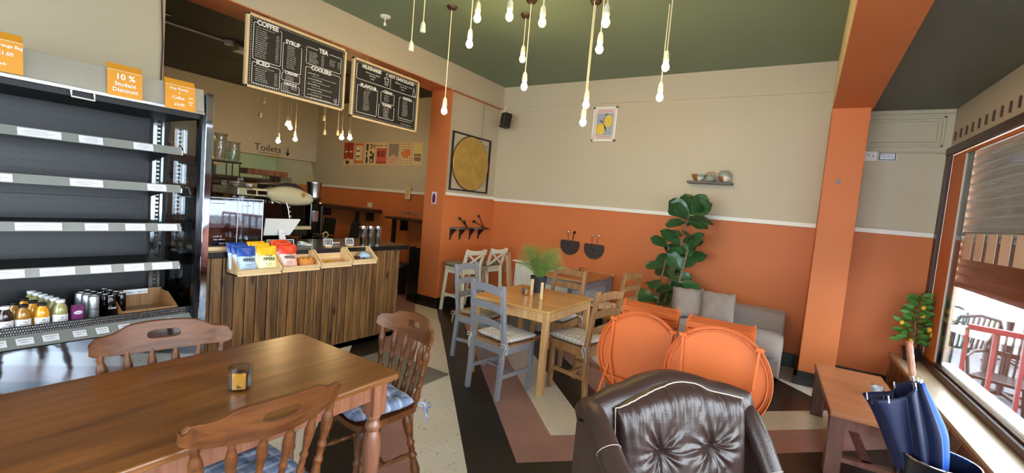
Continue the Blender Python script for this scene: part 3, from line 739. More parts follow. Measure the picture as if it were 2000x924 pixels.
# shelves with price rails
SH = [(1.74, 1.385), (1.48, 1.385), (1.213, 1.392), (.947, 1.39)]
LB = {0: [(.575, .63, 1), (.725, .79, 1), (.95, 1.03, 1)], 1: [(.48, .575, 1), (.72, .80, 1), (1.10, 1.20, 1)], 2: [(.58, .68, 1), (.78, .87, 1), (1.02, 1.10, 1), (1.24, 1.36, 1)],
      3: [(.50, .60, 1), (.68, .79, 1), (.89, 1.0, 1), (1.05, 1.15, 1), (1.23, 1.345, 1)]}
def ylab(px, v, x=-3.65):   # kept for reference widths
    return px
for i, (z, ye) in enumerate(SH):
    s_ = MB(); s_.box(-4.16, -3.67, CY0, ye, z + .02, z + .035); sh = s_.build('shelf', 'black', t)
    s_ = MB(); s_.prism([(-3.675, z + .05), (-3.655, z), (-3.65, z), (-3.668, z + .052)], (0, ye, 0), (1, 0, 0), (0, 0, 1), ye - CY0); s_.build('price_rail', 'grey_rail', sh)
    s_ = MB(); s_.tube([(-3.668, ye + .003, z + .052), (-3.65, ye + .003, z + .03), (-3.652, ye + .003, z)], .004, 6); s_.build('rail_end', 'chrome', sh)
    F = FR((-3.650, 0, z), (0, 1, 0), (-.34, 0, 1))
    yy = {0: [(.605, .78), (.855, .965), (1.115, 1.22)], 1: [(.45, .59), (.82, .97), (1.195, 1.30)], 2: [(.60, .79), (.89, 1.0), (1.085, 1.19), (1.26, 1.37)],
          3: [(.46, .64), (.70, .85), (.92, 1.02), (1.085, 1.19), (1.235, 1.35)]}[i]
    for a, c in yy:
        l_ = MB(); l_.raw([F @ Vector(p) for p in ((a, .004, .003), (c, .004, .003), (c, .048, .003), (a, .048, .003))], [(0, 1, 2, 3)])
        l_.mi = 1; l_.scrib(F, a + .03, .034, (c - a) * .5, .004, .0045); l_.scrib(F, a + .015, .024, (c - a) * .75, .0035, .0045); l_.scrib(F, a + .03, .014, (c - a) * .5, .0035, .0045)
        l_.build('price_label', ['label', 'dark_grey'], sh)
    s_ = MB(); s_.prism([(-4.14, z + .02), (-3.75, z + .02), (-3.9, z - .02), (-4.14, z - .06)], (0, ye - .02, 0), (1, 0, 0), (0, 0, 1), .003); s_.build('bracket', 'black', sh)
# light tube under the canopy, lower deck, mesh guard, price rail and mirror front
b = MB(); b.box(-4.16, -3.66, CY0, CY1 - .03, .615, .625); b.build('lower_deck', 'dark_grey', t)
b = MB()
b.box(-3.665, -3.655, CY0, CY1 - .03, .60, .668); b.mi = 1
for r_ in range(3):
    for k in range(92):
        y = .50 + k * .0107 + (r_ % 2) * .005; z = .622 + r_ * .016
        b.raw([(-3.6545, y, z), (-3.6545, y + .006, z), (-3.6545, y + .006, z + .009), (-3.6545, y, z + .009)], [(0, 1, 2, 3)])
b.build('mesh_guard', ['black', 'steel'], t)
b = MB(); b.prism([(-3.65, .618), (-3.575, .562), (-3.57, .565), (-3.645, .622)], (0, CY1 - .03, 0), (1, 0, 0), (0, 0, 1), CY1 - .03 - CY0); lr = b.build('lower_price_rail', 'grey_rail', t)
F = FR((-3.571, 0, .566), (0, 1, 0), (-.8, 0, .6))
for a, c in [(.50, .565), (.60, .67), (.705, .775), (.835, .895), (.94, 1.0), (1.05, 1.11), (1.16, 1.22), (1.27, 1.34)]:
    l_ = MB(); l_.raw([F @ Vector(p) for p in ((a, .018, .003), (c, .018, .003), (c, .066, .003), (a, .066, .003))], [(0, 1, 2, 3)])
    l_.mi = 1; l_.scrib(F, a + .008, .048, (c - a) * .75, .008, .005); l_.scrib(F, a + .015, .032, (c - a) * .5, .006, .005)
    l_.build('price_label', ['label', 'dark_grey'], lr)
b = MB(); b.box(-3.60, -3.57, CY0, CY1 - .012, .10, .558); b.build('mirror_front', 'mirror_steel', t)
b = MB(); b.box(-3.62, -3.59, CY0, CY1, 0, .10); b.build('kick_plate', 'blackgloss', t)
# orange sign cards standing on the canopy
def card(lab, y0, y1, z0, z1, rows, extra=None):
    o = thing('sign_card', lab, 'sign', (0, 0, 0), 0, None)
    w, h = y1 - y0, z1 - z0
    q = MB(); q.raw([(-3.563, y0, z0), (-3.563, y1, z0), (-3.575, y1, z0 + h * .8), (-3.575, y0, z0 + h * .8), (-3.60, y0, z1), (-3.60, y1, z1)], [(0, 1, 2, 3), (3, 2, 5, 4)])
    q.build('card', 'amber', o, solid=.003)
    F = FR((-3.5595, y0, z0), (0, 1, 0), (-.08, 0, 1)); q = MB()
    for s, x, y, sz in rows: q.text(s, F, x * w, y * h, sz, .02)
    q.frame_line(F, [(0.002, h * .79), (w - .002, h * .79)], .002, .003)
    if extra: extra(q, F, w, h)
    q.build('lettering', 'chalk', o)
card('amber card reading 10 % Student Discount on the chiller canopy', .955, 1.125, 2.045, 2.24, [('10 %', .5, .60, .05), ('Student', .5, .38, .034), ('Discount', .5, .2, .034)])
card('amber card reading Any Pastry + Coffee £4.00 at the right end of the chiller canopy', 1.245, 1.418, 2.035, 2.232, [('Any Pastry', .45, .68, .024), ('+', .45, .54, .024), ('Coffee', .42, .38, .026), ('£4.00', .46, .16, .026)],
     lambda q, F, w, h: (q.frame_line(F, [(.78 * w, .44 * h), (.9 * w, .44 * h)], .006), q.frame_line(F, [(.78 * w, .3 * h), (.9 * w, .3 * h)], .006), q.frame_line(F, [(.8 * w, .22 * h), (.88 * w, .22 * h)], .004)))
card('amber card cut off by the left edge, on the chiller canopy', .42, .61, 2.055, 2.262, [('Orange Bag', .72, .66, .022), ('£1.00', .66, .46, .026), ('Breads', .55, .2, .018)])

# drinks on the lower deck
DR = 'drinks on the chiller lower deck'
def bottle(x, y, liquid, lab, capm='black', h=.155, r=.032, label=True, lm='label', name='juice_bottle', z=.626):
    o = thing(name, lab, 'bottle', (x, y, z), 0, DR)
    q = MB(); q.lathe([(r * .9, 0), (r, .008), (r, h * .62), (r * .82, h * .76), (r * .52, h * .88), (r * .5, h * .93)], seg=16); q.build('bottle_body', liquid, o, smooth=50)
    q = MB(); q.lathe([(r * .6, h * .9), (r * .62, h * .91), (r * .62, h), (r * .5, h * 1.01)], seg=14); q.build('cap', capm, o, smooth=40)
    if label:
        q = MB(); q.lathe([(r + .001, h * .14), (r + .001, h * .48)], seg=16, cap=False)
        F = FR((r + .002, 0, h * .3), (0, 1, 0), (0, 0, 1)); q.mi = 1; q.scrib(F, -.018, -.004, .036, .009, .001); q.scrib(F, -.008, .010, .016, .008, .001)
        q.build('label', [lm, 'dark_grey'], o)
    return o
bj = bottle(-3.71, .575, 'cola', 'dark cola bottle with a red and white label, cut off by the left edge', 'label')
bottle(-3.71, .645, 'aj', 'front amber apple juice bottle with a cream label, black cap')
bottle(-3.71, .722, 'oj', 'front bright orange juice bottle with a cream label, black cap')
bottle(-3.80, .625, 'aj', 'amber juice bottle hidden behind the front amber one', label=False)
bottle(-3.80, .70, 'oj', 'orange juice bottle standing behind the front orange one', label=False)
bottle(-3.89, .68, 'oj', 'orange juice bottle farthest back in its row', label=False)
for k in range(6):
    bottle(-3.71 - k * .068, .80 - k * .012, 'lemonade', ['front white-capped lemonade bottle with a large white label and black mark', 'white-capped lemonade bottle second in its row', 'white-capped lemonade bottle third in its row', 'white-capped lemonade bottle fourth in its row', 'white-capped lemonade bottle fifth in its row', 'white-capped lemonade bottle last in its row'][k],
           'label', .165, .034, k == 0)
def can(x, y, m_, lab, h=.168, r=.027, txt=None):
    o = thing('drink_can', lab, 'can', (x, y, .626), 0, DR)
    q = MB(); q.lathe([(r * .8, 0), (r, .006), (r, h - .014), (r * .84, h - .002)], seg=18); q.build('can_body', m_, o, smooth=50)
    q = MB(); q.lathe([(r * .84, h - .004), (r * .86, h), (r * .78, h), (r * .74, h - .004), (.002, h - .004)], seg=18, cap=False); q.build('can_lid', 'steel', o, smooth=50)
    if txt:
        q = MB(); q.text(txt, FR((r + .001, 0, h * .52), (0, 1, 0), (0, 0, 1)), 0, 0, .02, .01); q.build('lettering', 'black' if m_ == 'silver_can' else 'label', o)
for k in range(3): can(-3.72 - k * .065, .955 - k * .016, 'silver_can', ['front tall silver can with black script', 'silver can second in its row', 'silver can third in its row'][k], txt='Cool' if k == 0 else None)
for k in range(5): can(-3.74 - k * .062, 1.045 - k * .014, 'blackgloss', ['front tall black can', 'black can second in its row', 'black can third in its row', 'black can fourth in its row', 'black can last in its row'][k], h=.150, txt='Cool' if k == 0 else None)
for k in range(4): can(-3.80 - k * .06, 1.115 - k * .014, 'blackgloss', ['black can beside the wooden tray, front of the right row', 'black can second in the right row', 'black can third in the right row', 'black can last in the right row'][k], h=.150)
o = thing('juice_carton', 'purple drink carton with an oval white badge, between the bottles and cans', 'carton', (-3.70, .872, .626), .12, DR)
q = MB(); q.box(-.018, .018, -.026, .026, 0, .125); q.build('carton_body', 'purple', o, bev=.002)
q = MB(); q.lathe([(.001, 0), (.001, .001)], seg=4); F = FR((.0185, 0, .08), (0, 1, 0), (0, 0, 1))
q.raw([F @ Vector((.021 * math.cos(a * PI / 8), .011 * math.sin(a * PI / 8), .001)) for a in range(16)], [tuple(range(16))])
q.mi = 1; q.scrib(F, -.014, -.004, .028, .008, .002); q.build('badge', ['label', 'purple'], o)
o = thing('wooden_tray', 'pale wooden tray with sloped sides on the right of the chiller deck', 'tray', (-3.86, 1.24, .628), 0)
L = .16
q = MB()
q.box(-.12, .17, -L, L, 0, .01)
for y in (-L, L - .01): q.prism([(-.12, 0), (.17, 0), (.19, .045), (.02, .12), (-.12, .12)], (0, y + .01, 0), (1, 0, 0), (0, 0, 1), .01)
q.box(.17, .18, -L, L, .0, .05); q.box(-.12, -.11, -L, L, 0, .13)
q.build('tray_body', 'oldpine', o)
F = FR((-.108, 0, .10), (0, 1, 0), (0, 0, 1)); q = MB(); q.raw([F @ Vector(p) for p in ((-.07, 0, 0.02), (.07, 0, 0.02), (.07, .035, .02), (-.07, .035, .02))], [(0, 1, 2, 3)])
q.mi = 1; q.scrib(F, -.06, .01, .05, .015, .022); q.scrib(F, .01, .012, .05, .01, .022); q.build('label', ['label', 'dark_grey'], o)
o = thing('pastry', 'brown pastries lying behind the wooden tray in the chiller', 'food', (-4.03, 1.3, .628))
q = MB()
for k in range(5): q.ball((random.uniform(-.03, .03), -.1 + k * .045, .04), .035, 8, 6, (1, 1.2, .8))
q.build('crust', 'aj', o)

# ================================================================ COUNTER
t = thing('counter', 'timber-clad serving counter with a black worktop', 'counter', (0, 0, 0))
b = MB(); b.box(-4.30, -3.80, 1.56, 3.56, 0, .99); b.build('carcass', 'black', t)
b = MB()
y = 1.56
while y < 3.58:
    wd = random.uniform(.082, .098)
    y2 = min(y + wd, 3.585)
    b.prism([(y + .003, 0), (y + .003, .016), (y + .012, .02), (y2 - .012, .02), (y2 - .003, .016), (y2 - .003, 0)], (-3.80, 0, .06), (0, 1, 0), (1, 0, 0), -.925)
    y = y2
b.build('timber_cladding', 'cladding', t)
b = MB(); b.box(-4.28, -3.80, 3.56, 3.58, .03, .985); b.build('end_panel', 'blackgloss', t)
b = MB(); b.box(-4.50, -3.76, 1.54, 3.70, .99, 1.035); b.build('worktop', P('black_worktop', (24, 23, 24), .2, var=.1), t, bev=.004)
b = MB(); b.box(-3.83, -3.8, 1.56, 3.56, 0, .06); b.build('plinth', 'black', t)
# four open crates hung on the counter front
def crate(y0, y1, zb, lab):
    o = thing('wooden_crate', lab, 'crate', (-3.775, (y0 + y1) / 2, zb), 0, 'crates hung along the counter front')
    L = (y1 - y0) / 2 - .003
    q = MB(); q.box(0, .17, -L, L, 0, .01)
    for yy in (-L + .012, L): q.prism([(0, 0), (.165, 0), (.19, .055), (.06, .155), (0, .155)], (0, yy, 0), (1, 0, 0), (0, 0, 1), .012)
    q.bar((.176, -L, .005), (.176, L, .005), .012, .012); q.prism([(.165, 0), (.175, 0), (.20, .05), (.19, .052)], (0, L, 0), (1, 0, 0), (0, 0, 1), 2 * L)
    q.box(0, .008, -L, L, 0, .15)
    q.build('crate_body', 'crate', o)
    q = MB()
    for yy in (-L + .012, L - .012): q.lathe([(.003, 0), (.003, .003)], (.188, yy, .02), (1, yy, 0.02), seg=6)
    q.build('screw', 'dark_grey', o)
    return o
crate(1.755, 2.105, .865, 'crate at the left end of the row, holding blue and yellow crisp packets')
crate(2.11, 2.46, .87, 'crate holding red crisp packets and an amber basket, second from the left')
crate(2.465, 2.80, .88, 'crate of yellow and tan snack packets, third from the left')
crate(2.805, 3.10, .89, 'crate at the right end of the row, holding brown sachets and a blue parcel')
# crisp packets
def packet(x, y, z, rz, top, body, lab, name='crisp_packet', txt=True, tilt=-.22):
    o = thing(name, lab, 'crisps', (x, y, z), rz, 'crisp packets in the crates')
    M_t = Matrix.Rotation(tilt, 4, 'Y')
    def f(side, z0, z1):
        def g(u, v):
            a = (u - .5) * 2; zz = z0 + (z1 - z0) * v; k = zz / .21
            th = .026 * max(0, (1 - a * a)) ** .6 * max(0, math.sin(PI * min(1, max(0, k)))) ** .5
            wdt = .072 + .006 * abs(k - .5) * 2
            return M_t @ Vector((side * th + .002 * math.sin(a * 23 + zz * 60), a * wdt, zz))
        return g
    for nm, z0, z1, mt_ in (('packet_body', 0, .13, body), ('packet_top', .13, .21, top)):
        q = MB(); q.grid(f(1, z0, z1), 15, 9); q.grid(f(-1, z0, z1), 15, 9); q.build(nm, mt_, o, smooth=60)
    F = Matrix.Translation(M_t @ Vector((.0, 0, 0))) @ M_t @ FR((.0285, 0, .1), (0, 1, 0), (0, 0, 1)); q = MB()
    q.mi = 1
    if txt:
        q.text('PIPERS', F, 0, -.002, .034, .03, .95, z=.001)
        q.text('Crisps', F, 0.0, .028, .022, .02, z=-.002)
        q.scrib(F, -.025, -.042, .05, .007, -.002); q.scrib(F, -.018, -.054, .036, .006, -.004)
    q.build('lettering', ['label', 'board'], o)
BL = {'b': (P('blue_packet_top', (28, 76, 168), .25), P('pale_blue_packet', (176, 198, 226), .28)), 'y': (P('yellow_packet_top', (236, 180, 30), .25), P('pale_yellow_packet', (232, 226, 166), .28)),
      'r': (P('red_packet_top', (214, 62, 34), .25), P('pale_pink_packet', (226, 182, 170), .28))}
for x, y, z, rz, c, l_ in [(-3.655, 1.865, .88, .1, 'b', 'front blue crisp packet'), (-3.69, 1.84, .895, .25, 'b', 'second blue crisp packet, leaning behind the front one'), (-3.715, 1.815, .905, .3, 'b', 'rear blue crisp packet at the left end of the crate'),
                          (-3.655, 2.025, .88, -.05, 'y', 'front yellow crisp packet'), (-3.69, 2.00, .90, .1, 'y', 'second yellow crisp packet, behind the front one'), (-3.72, 1.975, .91, .1, 'y', 'rear yellow crisp packet, furthest back in its crate'),
                          (-3.65, 2.20, .885, -.05, 'r', 'front red crisp packet'), (-3.685, 2.185, .905, .05, 'r', 'second red crisp packet, behind the front one'), (-3.715, 2.165, .92, .1, 'r', 'rear red crisp packet, furthest back in its crate')]:
    packet(x, y, z, rz, BL[c][0], BL[c][1], l_)
o = thing('snack_basket', 'small amber basket of snacks in the second crate', 'basket', (-3.68, 2.37, .882))
q = MB(); q.lathe([(.05, 0), (.068, .035), (.078, .08), (.072, .08), (.06, .035), (.045, .01)], seg=20); q.build('basket_body', 'wicker', o, smooth=50)
q = MB()
for k in range(14): a = k * 2.4; q.ball((.045 * math.cos(a) * (k % 3) / 2, .045 * math.sin(a) * (k % 3) / 2, .078), .014, 6, 4)
q.build('snacks', 'amber', o)
for k, (y, c, l_) in enumerate([(2.53, 'y', 'flat pale yellow snack packet, left in the third crate'), (2.60, 'y', 'flat pale yellow snack packet, middle of the third crate'), (2.69, 't', 'flat tan snack packet, right in the third crate')]):
    q = MB(); q.grid(lambda u, v: Vector((-.05 + .1 * u, -.03 + .06 * v, .012 + .02 * math.sin(PI * u) * math.sin(PI * v))), 7, 7); q.grid(lambda u, v: Vector((-.05 + .1 * u, -.03 + .06 * v, .012 - .01 * math.sin(PI * u) * math.sin(PI * v))), 7, 7)
    o = one('snack_packet', q, BL['y'][0] if c == 'y' else 'sugar_tan', l_, 'snacks', 'flat packets in the third crate', smooth=60); o.location = (-3.665, y, .895 + .015); o.rotation_euler = (0, -.15, .3 * k)
q = MB()
for k in range(26):
    x, y = random.uniform(-.06, .06), random.uniform(-.09, .09); a = random.uniform(0, 3)
    q.T = Matrix.Translation((x, y, .01 + random.uniform(0, .03))) @ Matrix.Rotation(a, 4, 'Z') @ Matrix.Rotation(random.uniform(-.4, .4), 4, 'X'); q.box(-.012, .012, -.03, .03, 0, .006)
o = one('sugar_sachets', q, 'sugar_brown', 'heap of dark brown sachets in the right-hand crate', 'sachets', kind=None) if False else one('sugar_sachets', q, 'sugar_brown', 'heap of dark brown sachets in the right-hand crate', 'sachets')
o['kind'] = 'stuff'; o.location = (-3.67, 2.89, .905)
q = MB(); q.ball((0, 0, 0), .055, 14, 10, (1.0, 1.25, .8)); 
for k in range(len(q.v)): q.v[k] = q.v[k] * (1 + .12 * noise.noise(q.v[k] * 40))
o = one('wrapped_parcel', q, P('blue_cling_wrap', (150, 176, 206), .15, var=.4, scale=40), 'crumpled blue and white wrapped bundle in the right-hand crate', 'package', smooth=70); o.location = (-3.68, 3.0, .955)

# ================================================================ ON THE COUNTER
ZT = 1.035
t = thing('cake_case', 'clear acrylic cake display case on the left of the black worktop', 'display case', (-4.02, 1.83, ZT))
hx, hy, hh = .17, .235, .42
def pane5(q):
    e = .004
    q.box(hx - e, hx, -hy, hy, .03, hh); q.box(-hx, hx, hy - e, hy, .03, hh); q.box(-hx, hx, -hy, -hy + e, .03, hh); q.box(-hx, hx, -hy, hy, hh - e, hh)
q = MB(); pane5(q); q.build('acrylic_cover', 'acrylic', t)
q = MB(); q.box(-hx, hx, -hy, hy, .17, .175); q.build('acrylic_shelf', 'acrylic', t)
q = MB(); q.box(-hx - .01, hx + .01, -hy - .01, hy + .01, 0, .032); q.build('base_board', 'crate', t, bev=.003)
q = MB()
for a in ((hx, hy), (hx, -hy), (-hx, hy)): q.box(a[0] - .004, a[0] + .001, a[1] - .004, a[1] + .001, .03, hh)
q.box(hx - .003, hx + .001, -hy, hy, hh - .004, hh + .001); q.box(hx - .003, hx + .001, .03, .034, .03, hh)
q.build('glued_edge', 'label', t)
q = MB(); F = FR((hx + .002, 0, 0), (0, 1, 0), (0, 0, 1))
for x, y, L_, h_ in ((-.16, .37, .10, .012), (.06, .36, .07, .012), (-.15, .11, .07, .012), (-.14, .085, .08, .012), (-.10, .055, .06, .014)): q.scrib(F, x, y, L_, h_)
q.build('lettering', 'label', t)
for k, (yy, zz, c) in enumerate([(-.13, .032, 'sugar_brown'), (.03, .032, 'sugar_brown'), (-.09, .176, 'leg_wood'), (.07, .176, 'leg_wood')]):
    q = MB(); q.grid(lambda u, v: Vector((-.10 + .2 * u, -.06 + .12 * v, .02 + .07 * (math.sin(PI * u) * math.sin(PI * v)) ** .35)), 11, 11); q.box(-.1, .1, -.06, .06, 0, .02)
    o = one('cake_loaf', q, c, ['brown cake on the lower level of the case, left', 'brown cake on the lower level of the case, right', 'paler cake on the upper shelf of the case, left', 'paler cake on the upper shelf of the case, right'][k], 'cake', 'cakes in the display case', smooth=50)
    o.location = (-4.02, 1.83 + yy, ZT + zz + .001)
# till
t = thing('till_screen', 'white till screen seen from behind, tilted on its stand beside the cake case', 'till', (-4.14, 2.39, ZT))
q = MB(); q.prism([(-.15, .0), (.10, .0), (.17, .13), (.18, .16), (-.16, .16)], (-.02, 0, .085), (0, 1, 0), (.25, 0, 1), .012); q.build('screen_back', 'white_plastic', t, bev=.004)
q = MB(); q.prism([(-.035, 0), (.04, 0), (.02, .14), (-.025, .14)], (.055, 0, 0), (0, 1, 0), (-.35, 0, 1), .012); q.box(-.10, .06, -.04, .045, 0, .012); q.build('stand', 'label', t, bev=.002)
q = MB(); q.scrib(FR((.03, 0, .10), (0, 1, 0), (-.35, 0, 1)), -.015, 0, .03, .008, .013); q.build('lettering', 'black', t)
t = thing('card_reader', 'white card reader with a black screen on the worktop by the chalk signs', 'card reader', (-3.97, 2.50, ZT), .5)
q = MB(); q.prism([(-.06, 0), (.06, 0), (.06, .012), (-.06, .035)], (0, .035, 0), (-1, 0, 0), (0, 0, 1), -.07) if False else q.prism([(-.06, 0), (.06, 0), (.06, .035), (-.06, .012)], (0, .037, .001), (-1, 0, 0), (0, 0, 1), .074); q.build('reader_body', 'white_plastic', t, bev=.004)
q = MB(); q.raw([(-.045, -.028, .0345), (.02, -.028, .0225), (.02, .028, .0225), (-.045, .028, .0345)], [(0, 1, 2, 3)]); q.build('screen', 'blackgloss', t)
# chalk signs
def chalk_sign(lab, x, y, w, h, rows, rz=0):
    o = thing('chalk_sign', lab, 'sign', (x, y, ZT), rz, 'little chalk price signs on the worktop')
    F = FR((0, 0, .012), (0, 1, 0), (-.25, 0, 1)); q = MB(); q.T = F
    q.box(-w / 2, w / 2, 0, h, -.004, .0); q.build('board_panel', 'board', o)
    q = MB(); q.T = F; e = .005
    for a in ((-w / 2, w / 2, 0, e), (-w / 2, w / 2, h - e, h), (-w / 2, -w / 2 + e, 0, h), (w / 2 - e, w / 2, 0, h)): q.box(*a, -.006, .004)
    q.build('frame', 'label', o)
    q = MB()
    for r_ in rows:
        if isinstance(r_[0], str): q.text(r_[0], F, r_[1], r_[2], r_[3], .02, z=.001)
        else: q.scrib(F, r_[0], r_[1], r_[2], r_[3], .001)
    q.build('lettering', 'chalk', o)
    q = MB(); q.box(-.02, .02, -w * .35, w * .35, 0, .012); q.build('foot', 'crate', o)
chalk_sign('small chalk sign reading Crisps, behind the red crisp packets', -3.84, 2.16, .10, .07, [('Crisps', -.01, .052, .022), (-.01, .018, .035, .014)], -.08)
chalk_sign('small chalk sign with a 2.30 price beside the card reader', -3.84, 2.30, .10, .07, [(-.035, .045, .06, .012), ('2.30', .02, .018, .018)], -.08)
chalk_sign('small chalk sign of several lines, left of the pair near the metal cups', -3.87, 2.72, .085, .065, [(-.03, .045, .06, .010), (-.03, .028, .06, .010), (-.03, .012, .06, .010)], -.3)
chalk_sign('small chalk sign of several lines nearest to the metal cups', -3.87, 2.97, .09, .068, [(-.035, .048, .07, .010), (-.035, .030, .07, .010), (-.03, .014, .06, .010)], -.1)
q = MB(); q.tube([(-4.05, 2.98, ZT + .012), (-4.02, 2.80, ZT + .012)], .008, 8); one('whisk_handle', q, 'label', 'white stick lying on the worktop between the two small chalk signs', 'utensil')
for k, (y, l_) in enumerate([(3.25, 'left of the three tall steel milkshake cups'), (3.35, 'middle of the three tall steel milkshake cups'), (3.45, 'right of the three tall steel milkshake cups')]):
    q = MB(); q.lathe([(.026, 0), (.028, .004), (.036, .09), (.042, .155), (.046, .165), (.044, .175), (.046, .185), (.043, .186), (.039, .15), (.025, .01)], (-4.02, y, ZT), seg=24)
    one('milkshake_cup', q, 'chrome', l_, 'cup', 'steel milkshake cups on the worktop', smooth=50)
# glass cloche behind the cake case
t = thing('glass_cloche', 'domed glass cake cloche with a knob, behind the acrylic case', 'cloche', (-4.28, 2.08, ZT))
q = MB(); q.lathe([(.05, 0), (.05, .01), (.02, .03), (.02, .33), (.13, .35), (.13, .36)], seg=24); q.build('stand', 'glass', t, smooth=50)
q = MB(); q.lathe([(.125, .36), (.128, .44), (.11, .50), (.06, .54), (.0, .55)], seg=28, cap=False); q.build('dome', 'glass', t, smooth=60)
q = MB(); q.ball((0, 0, .575), .026, 14, 10); q.build('knob', 'glass', t, smooth=60)
# fridge magnet-like sign clipped to the chiller post
t = thing('chalk_sign', 'tiny white-edged triangular sign by the chiller post', 'sign', (-4.05, 1.575, 1.44))
q = MB(); q.T = FR((0, 0, 0), (0, 1, 0), (0, 0, 1)); q.box(-.02, .025, 0, .07, -.003, .0); q.build('board_panel', 'board', t)
q = MB(); q.T = FR((0, 0, 0), (0, 1, 0), (0, 0, 1)); q.frame_line(Matrix.Identity(4), [(-.02, 0), (.03, 0), (.012, .07), (-.01, .07)], .006); q.build('frame', 'label', t)
q = MB(); q.box(-.01, .01, -.01, .012, -.405, .0); q.build('post', 'black', t)

# ================================================================ SERVERY
b = MB(); b.box(-6.2, -5.25, .6, 3.75, .0, .90); t = thing('back_counter', 'black worktop unit behind the serving counter carrying the coffee machine', 'counter', (0, 0, 0))
b.build('cabinet', 'black', t)
b = MB(); b.box(-6.25, -5.20, .55, 3.8, .90, .94); b.build('worktop', 'blackgloss', t, bev=.004)
# coffee machine, its side turned to the counter
t = thing('coffee_machine', 'cream and black two-group coffee machine behind the counter', 'coffee machine', (-5.62, 3.01, .97), 0)
q = MB()  # curved cream shell, front towards -y... shaped as a bulging fender
def shell(u, v):
    a = u; y = -.42 + .86 * v
    z = .50 + .16 * math.sin(PI * min(1, a * 1.0)) * (0.55 + .45 * math.sin(PI * (.15 + .8 * v)))
    return Vector((.32 - .64 * a, y, z))
def fender(y0, y1, x, zlo, zhi, bul):
    q = MB()
    def f(u, v):
        y = y0 + (y1 - y0) * u; w_ = 4 * u * (1 - u)
        lo = zlo[0] + (zlo[1] - zlo[0]) * u - .05 * w_; hi = zhi[0] + (zhi[1] - zhi[0]) * u + bul * w_
        return Vector((x + .05 * math.sin(PI * v), y, lo + (hi - lo) * v))
    q.grid(f, 18, 8); q.grid(lambda u, v: f(u, v) - Vector((.08, 0, 0)), 18, 8)
    return q
fender(-.14, .44, .30, (.47, .41), (.55, .52), .075).build('side_fairing', 'cream_machine', t, smooth=70, solid=.01)
q = MB(); q.prism([(-.10, .54), (.0, .61), (.12, .655), (.24, .655), (.34, .60), (.44, .50), (.3, .50), (.1, .52)], (-.30, 0, 0), (0, 1, 0), (0, 0, 1), .58); q.build('top_cover', 'black', t, bev=.01)
q = MB(); q.box(-.28, .32, -.46, -.10, .47, .56); q.build('control_panel', 'cream_machine', t, bev=.015)
q = MB(); q.box(.32, .328, -.36, -.26, .49, .535); q.box(.32, .328, -.24, -.14, .49, .535); q.build('display', 'blackgloss', t)
q = MB(); q.box(-.28, .26, -.42, .40, .08, .47); q.build('body', 'blackgloss', t, bev=.01)
q = MB(); q.box(-.30, .30, -.44, .42, -.0, .09); q.build('drip_tray', 'black', t, bev=.008)
q = MB()
for y in (-.30, .36):
    for x in (-.24, .24): q.lathe([(.02, 0), (.02, .035)], (x, y, -.03), seg=10)
q.build('foot', 'chrome', t)
q = MB(); q.tube([(.30, .10, .46), (.33, .13, .34), (.33, .16, .16)], .009, 8); q.tube([(.30, -.40, .46), (.33, -.42, .3), (.33, -.42, .15)], .007, 8); q.build('steam_wand', 'chrome', t, smooth=60)
for y in (-.32, -.05):
    q = MB(); q.lathe([(.038, 0), (.038, .03), (.02, .05)], (.29, y, .40), seg=16); q.tube([(.32, y, .42), (.44, y + .02, .40)], .013, 8); q.build('portafilter', 'chrome', t, smooth=50)
for k in range(4):
    q = MB(); q.ball((.33, .14 + .012 * k, .36 - .055 * k), .016, 10, 8); q.build('knob', 'chrome', t, smooth=60)
q = MB(); q.lathe([(.03, 0), (.03, .004)], (.36, .30, .52), (1.36, .30, .52), seg=20); q.build('badge', 'brass', t)
q = MB(); q.T = Matrix.Identity(4)
for x in (-.28, .28): q.tube([(x, -.44, .60), (x, .02, .64)], .006, 6)
q.tube([(.28, -.44, .60), (-.28, -.44, .60)], .006, 6); q.build('cup_rail', 'chrome', t)
q = MB(); q.box(.12, .335, -.0, .45, .085, .13); q.build('tray_front', 'cream_machine', t, bev=.01)
random.seed(3)
for k in range(14):
    x = -5.78 + .13 * (k % 3) ; y = 2.63 + .075 * (k // 3 if k < 12 else 3.6)
    q = MB(); q.lathe([(.018, 0), (.034, .02), (.036, .05), (.032, .05), (.02, .008)], (x, y, 1.535), seg=12)
    one('coffee_cup', q, 'chrome' if k % 2 else 'white_plastic', 'small upturned coffee cup among those stacked on top of the coffee machine', 'cup', 'cups stacked on the coffee machine', smooth=50)
for k in range(7):
    q = MB(); q.lathe([(.02, 0), (.026, .05), (.03, .065), (.027, .065), (.02, .005)], (-5.78, 3.1 + k * .055, 1.63), seg=10)
    one('small_glass', q, 'glass', 'small clear glass in the row along the top of the coffee machine', 'glass', 'small glasses on the coffee machine', smooth=50)
# grinder
t = thing('coffee_grinder', 'tall black coffee grinder with a round steel hopper, right of the coffee machine', 'grinder', (-5.18 - .25, 3.56, .94))
q = MB(); q.box(-.13, .16, -.10, .11, 0, .04); q.box(-.10, .08, -.085, .085, .04, .46); q.build('body', 'blackgloss', t, bev=.015)
q = MB(); q.lathe([(.05, .46), (.09, .50), (.088, .53)], seg=22); q.build('collar', 'black', t, smooth=40)
q = MB(); q.lathe([(.083, .53), (.09, .70), (.093, .71), (.093, .725), (.02, .73)], seg=28); q.build('hopper', 'steel', t, smooth=40)
q = MB(); q.tube([(.10, .06, .10), (.10, .06, .42)], .022, 12); q.build('doser', 'black', t, smooth=60)
q = MB(); q.box(.08, .10, -.05, .02, .22, .36); q.build('front_plate', 'chrome', t, bev=.004)
t = thing('portafilter', 'loose portafilter basket held upright behind the worktop, its round rim facing out', 'portafilter', (-5.0, 3.47, 1.02))
q = MB(); 
